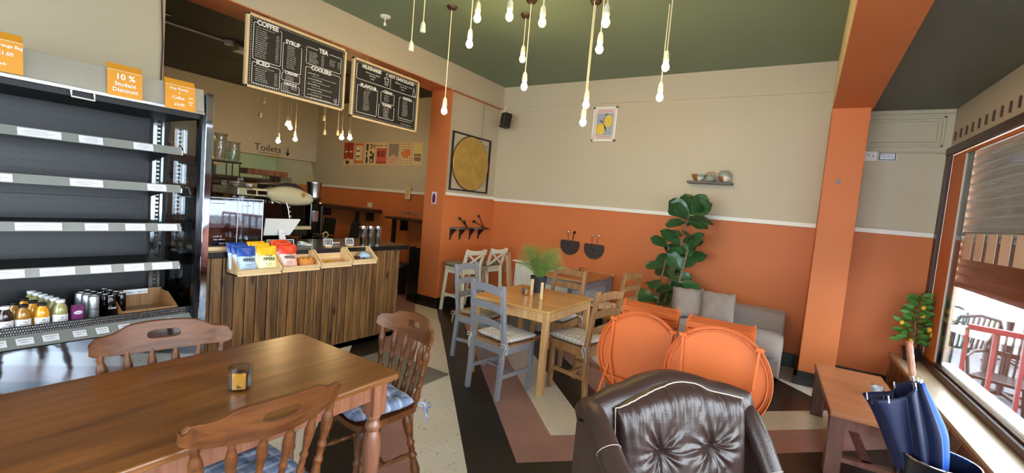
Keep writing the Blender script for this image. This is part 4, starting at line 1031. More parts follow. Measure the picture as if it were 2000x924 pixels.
q.tube([(0, .036 * math.cos(a), .036 * math.sin(a)) for a in [k * PI / 10 for k in range(21)]], .007, 6); q.build('rim', 'board_frame', t, smooth=60)
q = MB(); q.lathe([(.033, 0), (.030, -.03)], (0, 0, 0), (1, 0, 0), seg=16); q.build('basket', 'dark_grey', t)
q = MB(); q.tube([(0, -.04, 0), (-.02, -.16, .01)], .011, 8); q.build('handle', 'black', t)
q = MB(); q.box(-.05, -.01, -.05, .05, -.08, -.035); q.build('rest', 'black', t)
t = thing('work_shelf', 'dark work shelf standing behind the serving counter', 'shelf', (0, 0, 0))
q = MB(); q.box(-5.15, -4.75, 1.6, 3.6, .88, .935); q.build('shelf_board', 'dark_shelf', t, bev=.003)
for y in (1.65, 3.55): q = MB(); q.box(-5.1, -4.8, y - .02, y + .02, 0, .88); q.build('side_panel', 'black', t)
# black back unit with jars on little table, plank shelf
t = thing('wall_cabinet', 'dark glazed cabinet standing low behind the servery worktop', 'cabinet', (-7.2, 2.2, 0))
q = MB(); q.box(-.0, .65, -.9, 1.35, 0, 1.62); q.build('carcass', 'dark_shelf', t, bev=.005)
q = MB(); q.box(-.05, .7, -.95, 1.38, 1.62, 1.66); q.build('top', 'dark_shelf', t)
for k in range(3): q = MB(); q.box(.65, .662, -.85 + k * .74, -.14 + k * .74, .9, 1.55); q.build('door', 'leg_wood' if k < 2 else 'black', t, bev=.003)
t = thing('wooden_chest', 'brown wooden box unit on the dark cabinet, at the left', 'box', (-7.0, 2.72, 1.66))
q = MB(); q.box(-.2, .2, -.7, .22, 0, .21); q.build('box_body', 'mahogany_dark', t, bev=.005)
q = MB(); q.box(.2, .21, -.6, .1, .08, .1); q.build('groove', 'black', t)
for k, l_ in enumerate(['dark gold-capped bottle with a white label, left on the brown box', 'dark gold-capped bottle with an amber label, right on the brown box']):
    o = thing('dark_bottle', l_, 'bottle', (-6.9, 2.26 + .17 * k, 1.871), 0, 'dark bottles on the brown box')
    q = MB(); q.lathe([(.06, 0), (.065, .02), (.065, .16), (.03, .21), (.028, .24)], seg=18); q.build('bottle_body', 'cola', o, smooth=50)
    q = MB(); q.lathe([(.034, .235), (.036, .27), (.02, .28)], seg=14); q.build('cap', 'brass', o, smooth=40)
    q = MB(); q.lathe([(.0665, .05), (.0665, .12)], seg=18, cap=False); q.build('label', 'amber' if k else 'label', o)
for k, l_ in enumerate(['plain brown box at the left end of the dark cabinet', 'green-lidded box on the dark cabinet beside the metal stand']):
    q = MB(); q.box(-.12, .12, -.16 + .04 * k, .16 - .04 * k, 0, .20 - .06 * k); one('storage_box', q, ('mahogany', 'pale_green')[k], l_, 'box', bev=.004).location = ((-6.75, 1.75, 1.661), (-7.05, 3.16, 1.661))[k]
t = thing('plank_ledge', 'long brown wooden ledge behind the coffee machine', 'shelf', (-7.42, 4.0, 1.50))
q = MB(); q.box(-.12, .12, -.35, .30, .22, .31); q.build('ledge_board', 'leg_wood', t, bev=.006)
q = MB(); q.box(-.08, .08, .1, .2, -1.5, .22); q.build('support', 'black', t)
t = thing('metal_riser', 'small black metal stand holding two glass vases', 'stand', (-6.7, 3.02, 1.66))
q = MB(); q.box(-.12, .12, -.19, .19, .17, .19); q.build('stand_top', 'black', t)
for x, y in ((-.1, -.17), (.1, -.17), (.1, .0), (.1, .17), (-.1, .17)): q = MB(); q.tube([(x, y, 0), (x, y, .17)], .008, 6); q.build('leg', 'black', t)
for k, (y, h_, l_) in enumerate([(2.98, .36, 'taller glass vase on the black metal stand'), (3.15, .27, 'shorter glass vase beside the tall one')]):
    q = MB(); q.lathe([(.06, 0), (.08, .02), (.085, h_ * .6), (.07, h_ * .85), (.085, h_), (.08, h_), (.065, h_ * .84), (.075, .04)], (-6.7, y, 1.852), seg=20); one('glass_vase', q, 'glass', l_, 'vase', 'glass vases', smooth=60)
# posters, toilets lettering, shelf bars and small fittings on the far servery wall
def poster(lab, u0, u1, zt, zb, draw, name='poster', base='board_frame'):
    x0, x1 = u0, u1; o = thing(name, lab, 'poster', (x0, 6.168, zb), 0, 'posters on the servery wall')
    w, h = x1 - x0, zt - zb; F = FR((0, 0, 0), (1, 0, 0), (0, 0, 1)); q = MB(); q.T = F; q.box(0, w, 0, h, 0, .006); q.build('paper', base, o)
    draw(o, F, w, h)
def blk(q, F, x0, x1, y0, y1, z=.007): q.raw([F @ Vector(p) for p in ((x0, y0, z), (x1, y0, z), (x1, y1, z), (x0, y1, z))], [(0, 1, 2, 3)])
PR = P('poster_red', (168, 54, 36), .6); PO = P('poster_orange', (214, 120, 60), .6); PPK = P('poster_pink_red', (206, 92, 76), .6); PGY = P('poster_grey', (140, 128, 120), .6)
PSK = P('poster_salmon', (208, 164, 136), .6); PDK = P('poster_dark', (58, 40, 38), .6); PYL = P('poster_yellow', (222, 196, 120), .6); PBR = P('poster_brown', (128, 104, 80), .6)
def shp(q, F, pts, z=.008): q.raw([F @ Vector((p[0], p[1], z)) for p in pts], [tuple(range(len(pts)))])
def ell(cx, cy, rx, ry, n=16): return [(cx + rx * math.cos(2 * PI * k / n), cy + ry * math.sin(2 * PI * k / n)) for k in range(n)]
def d1(o, F, w, h):
    q = MB(); blk(q, F, 0, w, h * .26, h); q.build('red_field', PR, o)
    q = MB(); blk(q, F, w * .46, w * .54, h * .25, h * .98, .009); shp(q, F, ell(w * .42, h * .14, w * .2, h * .11), .009); q.build('guitar', PDK, o)
    q = MB(); shp(q, F, ell(w * .45, h * .24, w * .09, h * .09), .010); blk(q, F, w * .12, w * .4, h * .56, h * .63, .009); blk(q, F, w * .58, w * .88, h * .56, h * .63, .009); q.build('white_marks', 'board_frame', o)
def d2(o, F, w, h):
    q = MB(); blk(q, F, w * .02, w * .92, h * .08, h * .2); blk(q, F, w * .02, w * .92, h * .86, h * .97); blk(q, F, w * .02, w * .1, h * .08, h * .97); blk(q, F, w * .84, w * .92, h * .08, h * .97); q.build('border', PO, o)
    q = MB(); blk(q, F, w * .2, w * .56, h * .36, h * .42, .009); shp(q, F, ell(w * .38, h * .66, w * .2, h * .07), .009); q.build('dark_marks', PDK, o)
    q = MB(); blk(q, F, w * .2, w * .56, h * .42, h * .56, .010); shp(q, F, ell(w * .38, h * .71, w * .16, h * .07), .010); q.build('white_marks', 'label', o)
def d3(o, F, w, h):
    q = MB()
    for x, y, a, c in ((.1, .64, .22, .3), (.5, .72, .22, .2), (.85, .75, .1, .16), (.1, .42, .14, .16), (.48, .5, .2, .12), (.7, .4, .2, .14), (.1, .08, .2, .28), (.48, .1, .4, .3)): blk(q, F, w * x, w * (x + a), h * y, h * (y + c))
    q.build('pictures', PDK, o)
    q = MB(); shp(q, F, ell(w * .67, h * .2, w * .1, h * .08), .010); blk(q, F, w * .55, w * .66, h * .76, h * .86, .010); q.build('white_marks', 'board_frame', o)
def d4(o, F, w, h):
    q = MB(); blk(q, F, w * .05, w * .95, h * .04, h * .72); q.build('red_field', PPK, o)
    q = MB(); q.text('BUD', F, w * .5, h * .48, h * .34, .04, .8, z=.009); blk(q, F, w * .05, w * .95, h * .10, h * .14, .009); blk(q, F, w * .05, w * .95, h * .70, h * .73, .009)
    for x in (.12, .32, .5, .86): shp(q, F, ell(w * x, h * .86, w * .05, h * .035), .009)
    q.build('lettering', P('poster_dark_red', (112, 28, 30), .6), o)
def d5(o, F, w, h):
    q = MB(); blk(q, F, w * .05, w * .95, h * .04, h * .95); q.build('sky_field', PGY, o)
    q = MB(); shp(q, F, [(w * .05, h * .04), (w * .95, h * .04), (w * .95, h * .34), (w * .55, h * .48), (w * .05, h * .34)], .009); q.build('mountain', PSK, o)
def d6(o, F, w, h):
    q = MB()
    for i in range(5):
        for j in range(8): blk(q, F, w * (.1 + .18 * i), w * (.15 + .18 * i), h * (.05 + .12 * j), h * (.12 + .12 * j))
    q.build('tick_pattern', PDK, o)
    q = MB(); shp(q, F, [(w * .05, h * .5), (w * .5, h * .28), (w * .95, h * .52), (w * .8, h * .68), (w * .55, h * .72), (w * .3, h * .62)], .010); q.build('hot_dogs', PO, o)
def d7(o, F, w, h):
    q = MB(); blk(q, F, w * .06, w * .92, h * .05, h * .95); q.build('yellow_field', PYL, o)
    q = MB(); blk(q, F, w * .12, w * .85, h * .16, h * .5, .009); q.build('brown_block', PBR, o)
    q = MB(); blk(q, F, w * .12, w * .85, h * .36, h * .39, .010); shp(q, F, [(w * .12, h * .06), (w * .7, h * .06), (w * .8, h * .12), (w * .12, h * .2)], .010); q.build('white_marks', 'board_frame', o)
xs = [-8.42, -8.07, -7.735, -7.40, -7.045, -6.715, -6.355, -6.08]
for k, (d, l_) in enumerate([(d1, 'red guitar poster, leftmost in the row'), (d2, 'orange-bordered poster with two dark shapes'), (d3, 'poster of small dark pictures on cream'), (d4, 'red and cream poster reading BUD'),
                            (d5, 'grey poster with a salmon mountain'), (d6, 'poster of a hot dog on a ticked pattern'), (d7, 'yellow and brown poster, rightmost in the row')]):
    poster(l_, xs[k] + .015, xs[k + 1] - .015, 2.605, 2.135 + .008 * k, d)
t = thing('toilets_lettering', 'hand-drawn black lettering reading Toilets with an arrow on the cream bulkhead', 'lettering', (-9.398, 5.08, 2.34))
q = MB(); F = FR((0, 0, 0), (0, 1, 0), (0, 0, 1)); q.text('Toilets', F, .0, -.03, .19, .0, 1.05); q.frame_line(F, [(-.2, -.13), (.24, -.135)], .01); q.build('letters', 'black', t)
q = MB(); q.frame_line(F, [(.42, .03), (.42, -.09)], .02); q.raw([F @ Vector(p) for p in ((.37, -.06, .002), (.47, -.06, .002), (.42, -.14, .002))], [(0, 1, 2)]); q.build('arrow', 'black', t)
q = MB(); q.T = F; q.box(-.05, .28, -.165 - .03, -.165, 0, .004); 
t2 = thing('warning_strip', 'thin yellow and black warning strip under the toilets lettering', 'sign', (-9.398, 5.10, 2.36)); q.build('strip', PYL, t2)
q = MB(); q.scrib(F, 0, -.19, .26, .018, .006); q.build('lettering', 'black', t2)
for k, (x0, x1, z, l_) in enumerate([(-8.95, -7.1, 1.27, 'long dark wooden bar shelf on the left of the orange servery wall'), (-6.62, -4.8, 1.18, 'dark wooden bar shelf on the right of the orange servery wall')]):
    t = thing('bar_shelf', l_, 'shelf', ((x0 + x1) / 2, 6.0, z), 0, 'bar shelves in the servery'); L = (x1 - x0) / 2
    q = MB(); q.box(-L, L, -.18, .17, -.07 if k == 0 else -.04, 0); q.build('shelf_board', 'dark_shelf', t, bev=.003)
    for x in ((-L + .2, L - .25) if k == 0 else (-L + .25, L - .1)):
        q = MB(); q.box(x - .02, x + .02, .0, .165, -.25, -.04); q.build('bracket', 'black', t)
    for x in ((L - .45,) if k == 0 else (-L + .15,)):
        q = MB(); q.box(x - .03, x + .03, -.1, -.04, -z, -.04); q.build('leg', 'black', t)
for k in range(6):
    q = MB(); q.lathe([(.018, 0), (.006, .01), (.006, .05), (.026, .07), (.028, .12), (.025, .12), (.022, .075)], (-6.30 + k * .085, 5.95, 1.181), seg=10)
    one('stemmed_glass', q, 'glass', 'small stemmed glass in the row on the right-hand bar shelf', 'glass', 'glasses on the bar shelf', smooth=50)
t = thing('wall_socket', 'cream double wall socket above the left bar shelf', 'socket', (-7.47, 6.168, 1.34)); q = MB(); q.box(-.07, .07, -.012, 0, -.05, .05); q.build('face_plate', 'socket', t, bev=.003)
q = MB(); [q.box(x - .012, x + .012, -.016, -.011, .015, .035) for x in (-.035, .035)]; q.build('switch', 'white_plastic', t)
for k, (x, z, y, l_) in enumerate([(-6.38, 1.66, 6.13, 'small white notice pinned over the dado in the servery')]):
    t = thing('wall_notice', l_, 'sign', (x, y, z)); q = MB(); q.box(-.07, .07, 0, .006, -.13, .10); q.build('paper', 'board_frame', t)
    q = MB(); F = FR((0, -.002, 0), (1, 0, 0), (0, 0, 1)); [q.scrib(F, -.05, .06 - j * .045, .1, .018) for j in range(4)]; q.build('lettering', 'black', t)
t = thing('jamb_sticker', 'small white and purple sticker on the orange jamb of the servery opening', 'sticker', (-4.55, 4.895, 1.60)); q = MB(); q.box(-.045, .045, -.004, 0, -.085, .085); q.build('backing', 'label', t)
q = MB(); q.raw([(-.03, -.006, -.07), (.03, -.006, -.07), (.035, -.006, .02), (.0, -.006, .075), (-.03, -.006, .03)], [(0, 1, 2, 3, 4)]); q.build('picture', 'purple', t)
# dark stools behind the counter
def bar_chair(lab, x, y, rz):
    t = thing('dark_chair', lab, 'chair', (x, y, 0), rz, 'dark chairs in the servery')
    q = MB(); q.box(-.2, .2, -.2, .2, .60, .64); q.build('seat', 'black', t, bev=.01)
    q = MB(); q.prism([(-.19, 0), (.19, 0), (.17, .34), (-.17, .34)], (0, .21, .66), (1, 0, 0), (0, .15, 1), .015); q.build('backrest', 'black', t, bev=.008)
    for sx in (-1, 1):
        for sy in (-1, 1): q = MB(); q.tube([(sx * .16, sy * .16, .6), (sx * .2, sy * .2, 0)], .014, 8); q.build('leg', 'steel' if sy < 0 else 'black', t)
bar_chair('dark high-backed chair at the left bar shelf', -8.2, 5.55, .1)
bar_chair('second dark chair at the left bar shelf, nearer to the worktop end', -7.3, 5.45, -.15)
t = thing('waste_bin', 'black waste bin on the servery floor beyond the counter end', 'bin', (-5.5, 5.2, 0)); q = MB(); q.lathe([(.14, 0), (.18, .42), (.19, .43), (.18, .44)], seg=20); q.build('bin_body', 'black', t, smooth=40)
q = MB(); q.lathe([(.19, .44), (.18, .48), (.05, .50)], seg=20); q.build('lid', 'dark_grey', t, smooth=40)
# tread plate strip on the jamb back corner
t = thing('tread_plate', 'upright strip of bright studded tread plate at the foot of the orange jamb', 'plate', (-4.83, 4.9, 0))
q = MB(); q.box(-.10, .10, -.03, -.022, .02, .84); q.build('plate', 'tread', t)
q = MB()
for i in range(4):
    for j in range(17):
        s_ = 1 if (i + j) % 2 else -1; x = -.075 + i * .05; z = .045 + j * .047
        q.bar((x - .012, -.034, z - s_ * .012), (x + .012, -.034, z + s_ * .012), .006, .009, (0, 1, 0))
q.build('lugs', 'tread_bump', t)
q = MB(); q.box(-.11, -.098, -.035, .08, .02, .84); q.build('edge', 'black', t)

# ================================================================ FURNITURE BUILDERS
random.seed(11)
def cushion_geo(q, w, d, h, tuft=True, z0=0.0, ph=0.0, pinch=.03):
    def f(side):
        def g(u, v):
            a, c = (u - .5) * 2, (v - .5) * 2
            k = max(0, 1 - abs(a) ** 4) * max(0, 1 - abs(c) ** 4)
            t = h / 2 * k ** .42
            if tuft:
                for tx, ty in ((-.45, -.45), (.45, -.45), (-.45, .45), (.45, .45)):
                    r2 = (a - tx) ** 2 + (c - ty) ** 2; t -= h * .30 * math.exp(-r2 / .03)
            t += .004 * math.sin(a * 9 + ph) * math.cos(c * 7 + ph) * k
            e = 1 + .03 * math.sin(9 * a + ph) * abs(c) ** 6
            return Vector((a * w / 2 * (1 - pinch * (1 - c ** 4)) * (1 - .10 * abs(a * c) ** 6), c * d / 2 * (1 - pinch * (1 - a ** 4)) * e, z0 + h / 2 + side * t))
        return g
    q.grid(f(1), 25, 25); q.grid(f(-1), 25, 25)
def cushion(lab, x, y, z, rz, mat, w=.40, d=.38, h=.06, tuft=True, group=None, ties='back', cat='cushion', ph=0.0):
    o = thing('seat_cushion', lab, cat, (x, y, z), rz, group)
    q = MB(); cushion_geo(q, w, d, h, tuft, ph=ph); q.build('cushion_body', mat, o, smooth=80, merge=.0005)
    if ties:
        for s in (-1, 1):
            q = MB(); a = s * w * .46; yy = -d * .5
            q.tube([(a, yy, h * .4), (a + s * .02, yy - .03, h * .3), (a + s * .03, yy - .055, -.02), (a + s * .02, yy - .06, -.10)], .005, 5)
            q.tube([(a, yy, h * .4), (a + s * .035, yy - .02, 0), (a + s * .045, yy - .05, -.06)], .005, 5)
            for k in range(2): q.tube([(a + s * .02, yy - .035, .01), (a + s * .02 + .025 * (k * 2 - 1), yy - .06, .025), (a + s * .02 + .03 * (k * 2 - 1), yy - .06, -.005), (a + s * .02, yy - .04, 0)], .005, 5)
            q.build('tie', mat, o)
    return o
def ladder_chair(lab, x, y, rz, mat='grey_paint', group=None, H=.95):
    t = thing('dining_chair', lab, 'chair', (x, y, 0), rz, group)
    W2 = .18
    q = MB(); q.prism([(-W2 - .015, .20), (W2 + .015, .20), (W2 + .005, -.19), (-W2 - .005, -.19)], (0, 0, .432), (1, 0, 0), (0, 1, 0), .018); q.build('seat', mat if mat != 'grey_paint' else 'oldpine', t, bev=.004)
    q = MB(); q.box(-W2, W2, .17, .19, .37, .432); q.box(-W2, W2, -.19, -.17, .37, .432); q.box(-W2 - .005, -W2 + .015, -.18, .18, .37, .432); q.box(W2 - .015, W2 + .005, -.18, .18, .37, .432)
    q.build('seat_frame', mat, t, bev=.002)
    for s in (-1, 1):
        q = MB(); x_ = s * (W2 - .002)
        q.prism([(-.265, H), (-.235, H), (-.165, .45), (-.195, 0), (-.235, 0), (-.205, .45)], (x_ - .0175, 0, 0), (0, 1, 0), (0, 0, 1), .035); q.build('back_post', mat, t, bev=.003)
        q = MB(); q.box(x_ - .018, x_ + .018, .155, .192, 0, .43); q.build('leg', mat, t, bev=.003)
        q = MB(); q.bar((x_, -.2, .19), (x_, .17, .19), .016, .035); q.build('stretcher', mat, t)
    q = MB(); q.bar((-W2, -.01, .19), (W2, -.01, .19), .02, .03, (0, 1, 0)) if False else q.bar((-W2, .0, .185), (W2, .0, .185), .035, .016); q.build('stretcher', mat, t)
    for z0, hh in ((H - .085, .062), (H - .225, .055), (H - .36, .05)):
        yb = -.205 - (z0 + .03 - .45) / (H - .45) * .045
        pts = []
        n = 12
        top = [(-W2 + 2 * W2 * i / n, hh + .018 * math.sin(PI * i / n)) for i in range(n + 1)]
        bot = [(W2 - 2 * W2 * i / n, .012 * math.sin(PI * i / n)) for i in range(n + 1)]
        q = MB(); q.prism(top[::-1] + bot[::-1], (0, yb - .005, z0), (1, 0, 0), (0, -.12, 1), .018); q.build('back_slat', mat, t, bev=.002)
    return t
def simple_table(name, lab, x0, x1, y0, y1, h, top, legm, th=.03, leg=.055, rz=0, cat='table', apron=.09, legmat2=None, over=.03, roundc=.03, turned=False):
    cx, cy = (x0 + x1) / 2, (y0 + y1) / 2; w, d = (x1 - x0) / 2, (y1 - y0) / 2
    t = thing(name, lab, cat, (cx, cy, 0), rz)
    r = roundc; pts = []
    for sx, sy, a0 in ((1, 1, 0), (-1, 1, PI / 2), (-1, -1, PI), (1, -1, 1.5 * PI)):
        for k in range(5):
            a = a0 + k * PI / 8; pts.append((sx * (w - r) + r * math.cos(a), sy * (d - r) + r * math.sin(a)))
    q = MB(); q.prism(pts, (0, 0, h - th), (1, 0, 0), (0, 1, 0), th); q.build('tabletop', top, t, bev=.008 if th > .02 else .003, bseg=3)
    e = over + leg / 2; ww, dd = w - e, d - e
    q = MB()
    for sy in (-1, 1): q.box(-ww, ww, sy * dd - .011, sy * dd + .011, h - th - apron, h - th)
    for sx in (-1, 1): q.box(sx * ww - .011, sx * ww + .011, -dd, dd, h - th - apron, h - th)
    q.build('apron', legmat2 or legm, t)
    for sx in (-1, 1):
        for sy in (-1, 1):
            q = MB()
            if turned:
                q.box(sx * ww - leg / 2, sx * ww + leg / 2, sy * dd - leg / 2, sy * dd + leg / 2, h - th - .17, h - th)
                k = leg / .07; z = h - th - .17
                q.lathe([(.02 * k, z + .01), (.030 * k, z), (.033 * k, z - .012), (.024 * k, z - .03), (.034 * k, z - .05), (.036 * k, z - .065), (.026 * k, z - .085), (.036 * k, z - .11), (.040 * k, z - .17), (.034 * k, z - .28), (.026 * k, z - .40), (.03 * k, z - .43), (.022 * k, z - .45), (.026 * k, 0)], (sx * ww, sy * dd, 0), seg=20)
                q.build('leg', legm, t, smooth=45, bev=0)
            else:
                q.box(sx * ww - leg / 2, sx * ww + leg / 2, sy * dd - leg / 2, sy * dd + leg / 2, 0, h - th); q.build('leg', legm, t, bev=.004)
    return t
# spindle-back farmhouse chair, facing +y
def spindle_chair(lab, x, y, rz):
    t = thing('spindle_back_chair', lab, 'chair', (x, y, 0), rz, 'farmhouse chairs round the dark table')
    q = MB()
    def seat(u, v, s):
        a, c = (u - .5) * 2, (v - .5) * 2
        w = .21 + .015 * c; zz = .445 - .012 * math.cos(a * PI / 2) * math.cos(c * 1.2) if s > 0 else .41
        rr = 1 - .10 * abs(a) ** 4 * abs(c) ** 4
        return Vector((a * w * rr, c * .20 * rr, zz))
    q.grid(lambda u, v: seat(u, v, 1), 15, 15); q.grid(lambda u, v: seat(u, v, -1), 15, 15)
    for i in range(14):
        for e in (0, 1):
            for ax in (0, 1):
                p = [(seat(i / 14, e, s) if ax == 0 else seat(e, i / 14, s)) for s in (1, -1)]; p2 = [(seat((i + 1) / 14, e, s) if ax == 0 else seat(e, (i + 1) / 14, s)) for s in (1, -1)]
                q.raw([p[0], p2[0], p2[1], p[1]], [(0, 1, 2, 3)])
    q.build('seat', 'chair_wood', t, smooth=50, merge=.001)
    def turned(a, b, k=1.0, nm='spindle', hang=None):
        a, b = Vector(a), Vector(b); L = (b - a).length
        q = MB(); P_ = [(.011, 0), (.012, .04), (.010, .08), (.016, .13), (.0175, .20), (.014, .28), (.011, .33), (.016, .36), (.016, .38), (.010, .41), (.012, .45), (.010, .50), (.015, .53), (.015, .55), (.010, .58), (.014, .66), (.018, .76), (.0185, .82), (.014, .88), (.010, .92), (.013, .95), (.010, 1)]
        q.lathe([(r * k, h * L) for r, h in P_], a, b, seg=12); q.build(nm, 'chair_wood', t, smooth=50)
    # back rail with hand slot, curved in plan
    n = 28
    HW = .285
    def prof(u):    # u -1..1 -> bottom, slot low, slot high, top
        au = abs(u)
        top = .905 - .028 * (1 / (1 + math.exp(-(au - .60) * 22))) - .03 * max(0, (au - .90) / .10) ** 2 + .006 * math.cos(u * 3)
        bot = .785 - .012 * math.cos(u * 2.2) + .014 * max(0, (au - .85) / .15) ** 2
        sl = .85; hw = .24
        hh = .018 * math.sqrt(max(0, 1 - (au / hw) ** 6)) if au < hw else 0
        return bot, sl - hh, sl + hh, top
    us = [-1 + 2 * i / n for i in range(n + 1)] + [-.24, .24, -.235, .235]
    us = sorted(set(round(u, 4) for u in us))
    def pos(u, z, s): return Vector((HW * u * .93, -.235 - .22 * (z - .785) + .075 * u * u - s * .011 - .012, z))
    vs, fs = [], []
    for u in us:
        for s in (1, -1):
            for z in prof(u): vs.append(pos(u, z, s))
    N = len(us)
    def vid(i, s, k): return i * 8 + (0 if s > 0 else 4) + k
    for i in range(N - 1):
        open_ = abs(us[i]) < .2401 and abs(us[i + 1]) < .2401
        for s in (1, -1):
            for k in ((0, 1), (2, 3)): fs.append((vid(i, s, k[0]), vid(i + 1, s, k[0]), vid(i + 1, s, k[1]), vid(i, s, k[1])))
        for k in (0, 3): fs.append((vid(i, 1, k), vid(i + 1, 1, k), vid(i + 1, -1, k), vid(i, -1, k)))
        if open_:
            for k in (1, 2): fs.append((vid(i, 1, k), vid(i + 1, 1, k), vid(i + 1, -1, k), vid(i, -1, k)))
    for i in (0, N - 1):
        for k in ((0, 1), (2, 3)): fs.append((vid(i, 1, k[0]), vid(i, 1, k[1]), vid(i, -1, k[1]), vid(i, -1, k[0])))
    q = MB(); q.raw(vs, fs); q.build('back_rail', 'chair_wood', t, bev=.005, merge=.0004, bseg=3)
    for i in range(6):
        u = -.86 + i * 1.72 / 5; a = Vector((.185 * u / .86, -.165 + .01 * u * u, .43)); b = pos(u, .795, 0)
        turned(a, b, 1.15 if i in (0, 5) else 1.0)
    for sx in (-1, 1):
        for sy in (-1, 1): turned((sx * .21, sy * .20, 0), (sx * .14, sy * .13, .43), 1.45, 'leg')
    turned((-.185, .17, .17), (-.185 + .005, -.17, .17), .8, 'stretcher'); turned((.185, .17, .17), (.18, -.17, .17), .8, 'stretcher'); turned((-.18, 0, .17), (.18, 0, .17), .8, 'stretcher')
    return t

# ---------------------------------------------------------------- near table and its chairs
tb = simple_table('farmhouse_table', 'large dark honey-stained farmhouse table in the foreground', -2.385, -1.545, -.20, 1.53, .75, 'table_wood', 'leg_wood', th=.03, leg=.075, apron=.10, over=.045, roundc=.03, turned=True)
ca = spindle_chair('brown spindle-back chair behind the dark table, in front of the chiller', -2.42, .93, -PI / 2)
ca.location = (-2.24, .84, 0); ca.rotation_euler.z = -PI / 2 - .22
dup(ca, (-1.90, 1.66, 0), PI - .16, 'brown spindle-back chair at the far end of the dark table, by the aisle')
dup(ca, (-1.64, .845, 0), PI / 2 - .04, 'brown spindle-back chair nearest to the viewer, with its curved back rail against the table edge')
CG = 'blue-grey plaid cushions on the farmhouse chairs'
cushion('blue-grey plaid cushion on the chair at the far end of the dark table', -1.89, 1.63, .447, PI - .16, 'cush_blue', .40, .38, .07, group=CG)
cushion('blue-grey plaid cushion on the nearest brown chair', -1.64, .845, .447, PI / 2 - .04, 'cush_blue', .42, .40, .07, group=CG, ph=1)
# glass tumbler of sweetener sachets
def caddy(lab, x, y, z, r=.04, h=.08, rz=0, fill='sugar_brown', card_='amber'):
    t = thing('sachet_glass', lab, 'glass', (x, y, z), rz, 'glasses of sugar sachets on the tables')
    q = MB(); q.lathe([(r * .9, 0), (r, .006), (r * 1.02, h), (r * .97, h), (r * .94, .01), (.001, .008)], seg=24, cap=False); q.raw([(r * .9 * math.cos(k * PI / 12), r * .9 * math.sin(k * PI / 12), .001) for k in range(24)], [tuple(range(24))]); q.build('tumbler', 'glass', t, smooth=60)
    q = MB()
    for k in range(9):
        a = k * 2.4; q.T = Matrix.Translation((r * .45 * math.cos(a), r * .45 * math.sin(a), h * .40 + .004 * (k % 3))) @ Matrix.Rotation(a, 4, 'Z') @ Matrix.Rotation(.35 * math.sin(k * 3), 4, 'Y'); q.box(-.002, .002, -r * .38, r * .38, -h * .36, h * .30 + .003 * (k % 4))
    q.build('sachets', fill, t)
    q = MB(); q.T = Matrix.Rotation(.15, 4, 'Y'); q.box(r * .55, r * .62, -r * .55, r * .55, h * .12, h * .86); q.build('tan_sachet', card_, t)
    return t
caddy('glass tumbler of brown sachets on the dark foreground table', -1.865, .94, .751, .043, .095, -.6)

# ---------------------------------------------------------------- pine table, its chairs and cushions
simple_table('pine_table', 'varnished pine table with a potted fern in the middle of the room', -2.53, -1.69, 3.30, 4.24, .74, 'pine_top', 'pine', th=.026, leg=.052, apron=.085, over=.02, roundc=.02)
PG = 'painted and pine ladder-back chairs'
gc = ladder_chair('grey painted ladder-back chair on the near side of the pine table', -2.08, 3.24, -.17, 'grey_paint', PG)
dup(gc, (-2.68, 3.74, 0), -PI / 2 + .05, 'grey painted ladder-back chair at the left end of the pine table')
wc = ladder_chair('aged pine ladder-back chair at the right of the pine table, beside the orange folding tables', -1.56, 3.72, PI / 2 - .22, 'oldpine', PG)
dup(wc, (-2.12, 4.30, 0), PI, 'pine ladder-back chair on the far side of the pine table, half hidden by the table')
dup(wc, (-3.02, 5.10, 0), -PI / 2 + .5, 'pine ladder-back chair by the radiator, behind the potted fern')
dup(wc, (-1.84, 5.18, 0), PI / 2 - .2, 'pine ladder-back chair at the right of the small grey-legged table by the wall')
SG = 'tied cushions on the ladder-back chairs'
cushion('striped grey plaid cushion on the near grey chair', -2.07, 3.27, .452, -.17, 'cush_grey', .40, .38, .06, group=SG)
cushion('taupe cushion on the left grey chair', -2.66, 3.74, .452, -PI / 2 + .05, 'cush_taupe', .40, .38, .06, group=SG, ph=2)
cushion('striped grey plaid cushion on the aged pine chair by the orange tables', -1.59, 3.71, .452, PI / 2 - .22, 'cush_grey', .40, .38, .06, group=SG, ph=3)
cushion('striped grey plaid cushion on the chair tucked under the far side of the pine table', -2.12, 4.26, .452, PI, 'cush_grey', .40, .38, .055, group=SG, ph=4)
def floral():
    m, t, b_ = new_mat('red_floral_fabric'); n = t.nodes; l = t.links
    tc = n.new('ShaderNodeTexCoord'); nz = n.new('ShaderNodeTexNoise'); nz.inputs['Scale'].default_value = 26; nz.inputs['Distortion'].default_value = 2
    l.new(tc.outputs['Object'], nz.inputs['Vector']); r = n.new('ShaderNodeValToRGB'); r.color_ramp.interpolation = 'CONSTANT'
    r.color_ramp.elements[0].color = lin((224, 206, 186)); r.color_ramp.elements[1].position = .54; r.color_ramp.elements[1].color = lin((196, 104, 84))
    l.new(nz.outputs['Fac'], r.inputs[0]); l.new(r.outputs[0], b_.inputs['Base Color']); b_.inputs['Roughness'].default_value = .95
    return m
cushion('red and cream floral cushion on the chair at the small table by the wall', -1.86, 5.17, .452, PI / 2 - .2, floral(), .40, .38, .06, group=None)
caddy('glass of sachets on the pine table beside the fern pot', -2.20, 3.74, .741, .036, .07, -.4)
for k, (x, y) in enumerate([(-2.15, 3.78), (-1.99, 3.69)]):
    q = MB(); q.box(x - .012, x + .012, y - .009, y + .009, .741, .90); one('wooden_upright', q, 'board_frame', ['thin upright pale stick left of the fern pot on the pine table', 'thin upright pale stick right of the fern pot on the pine table'][k], 'stick', 'pale sticks on the pine table', bev=.002)
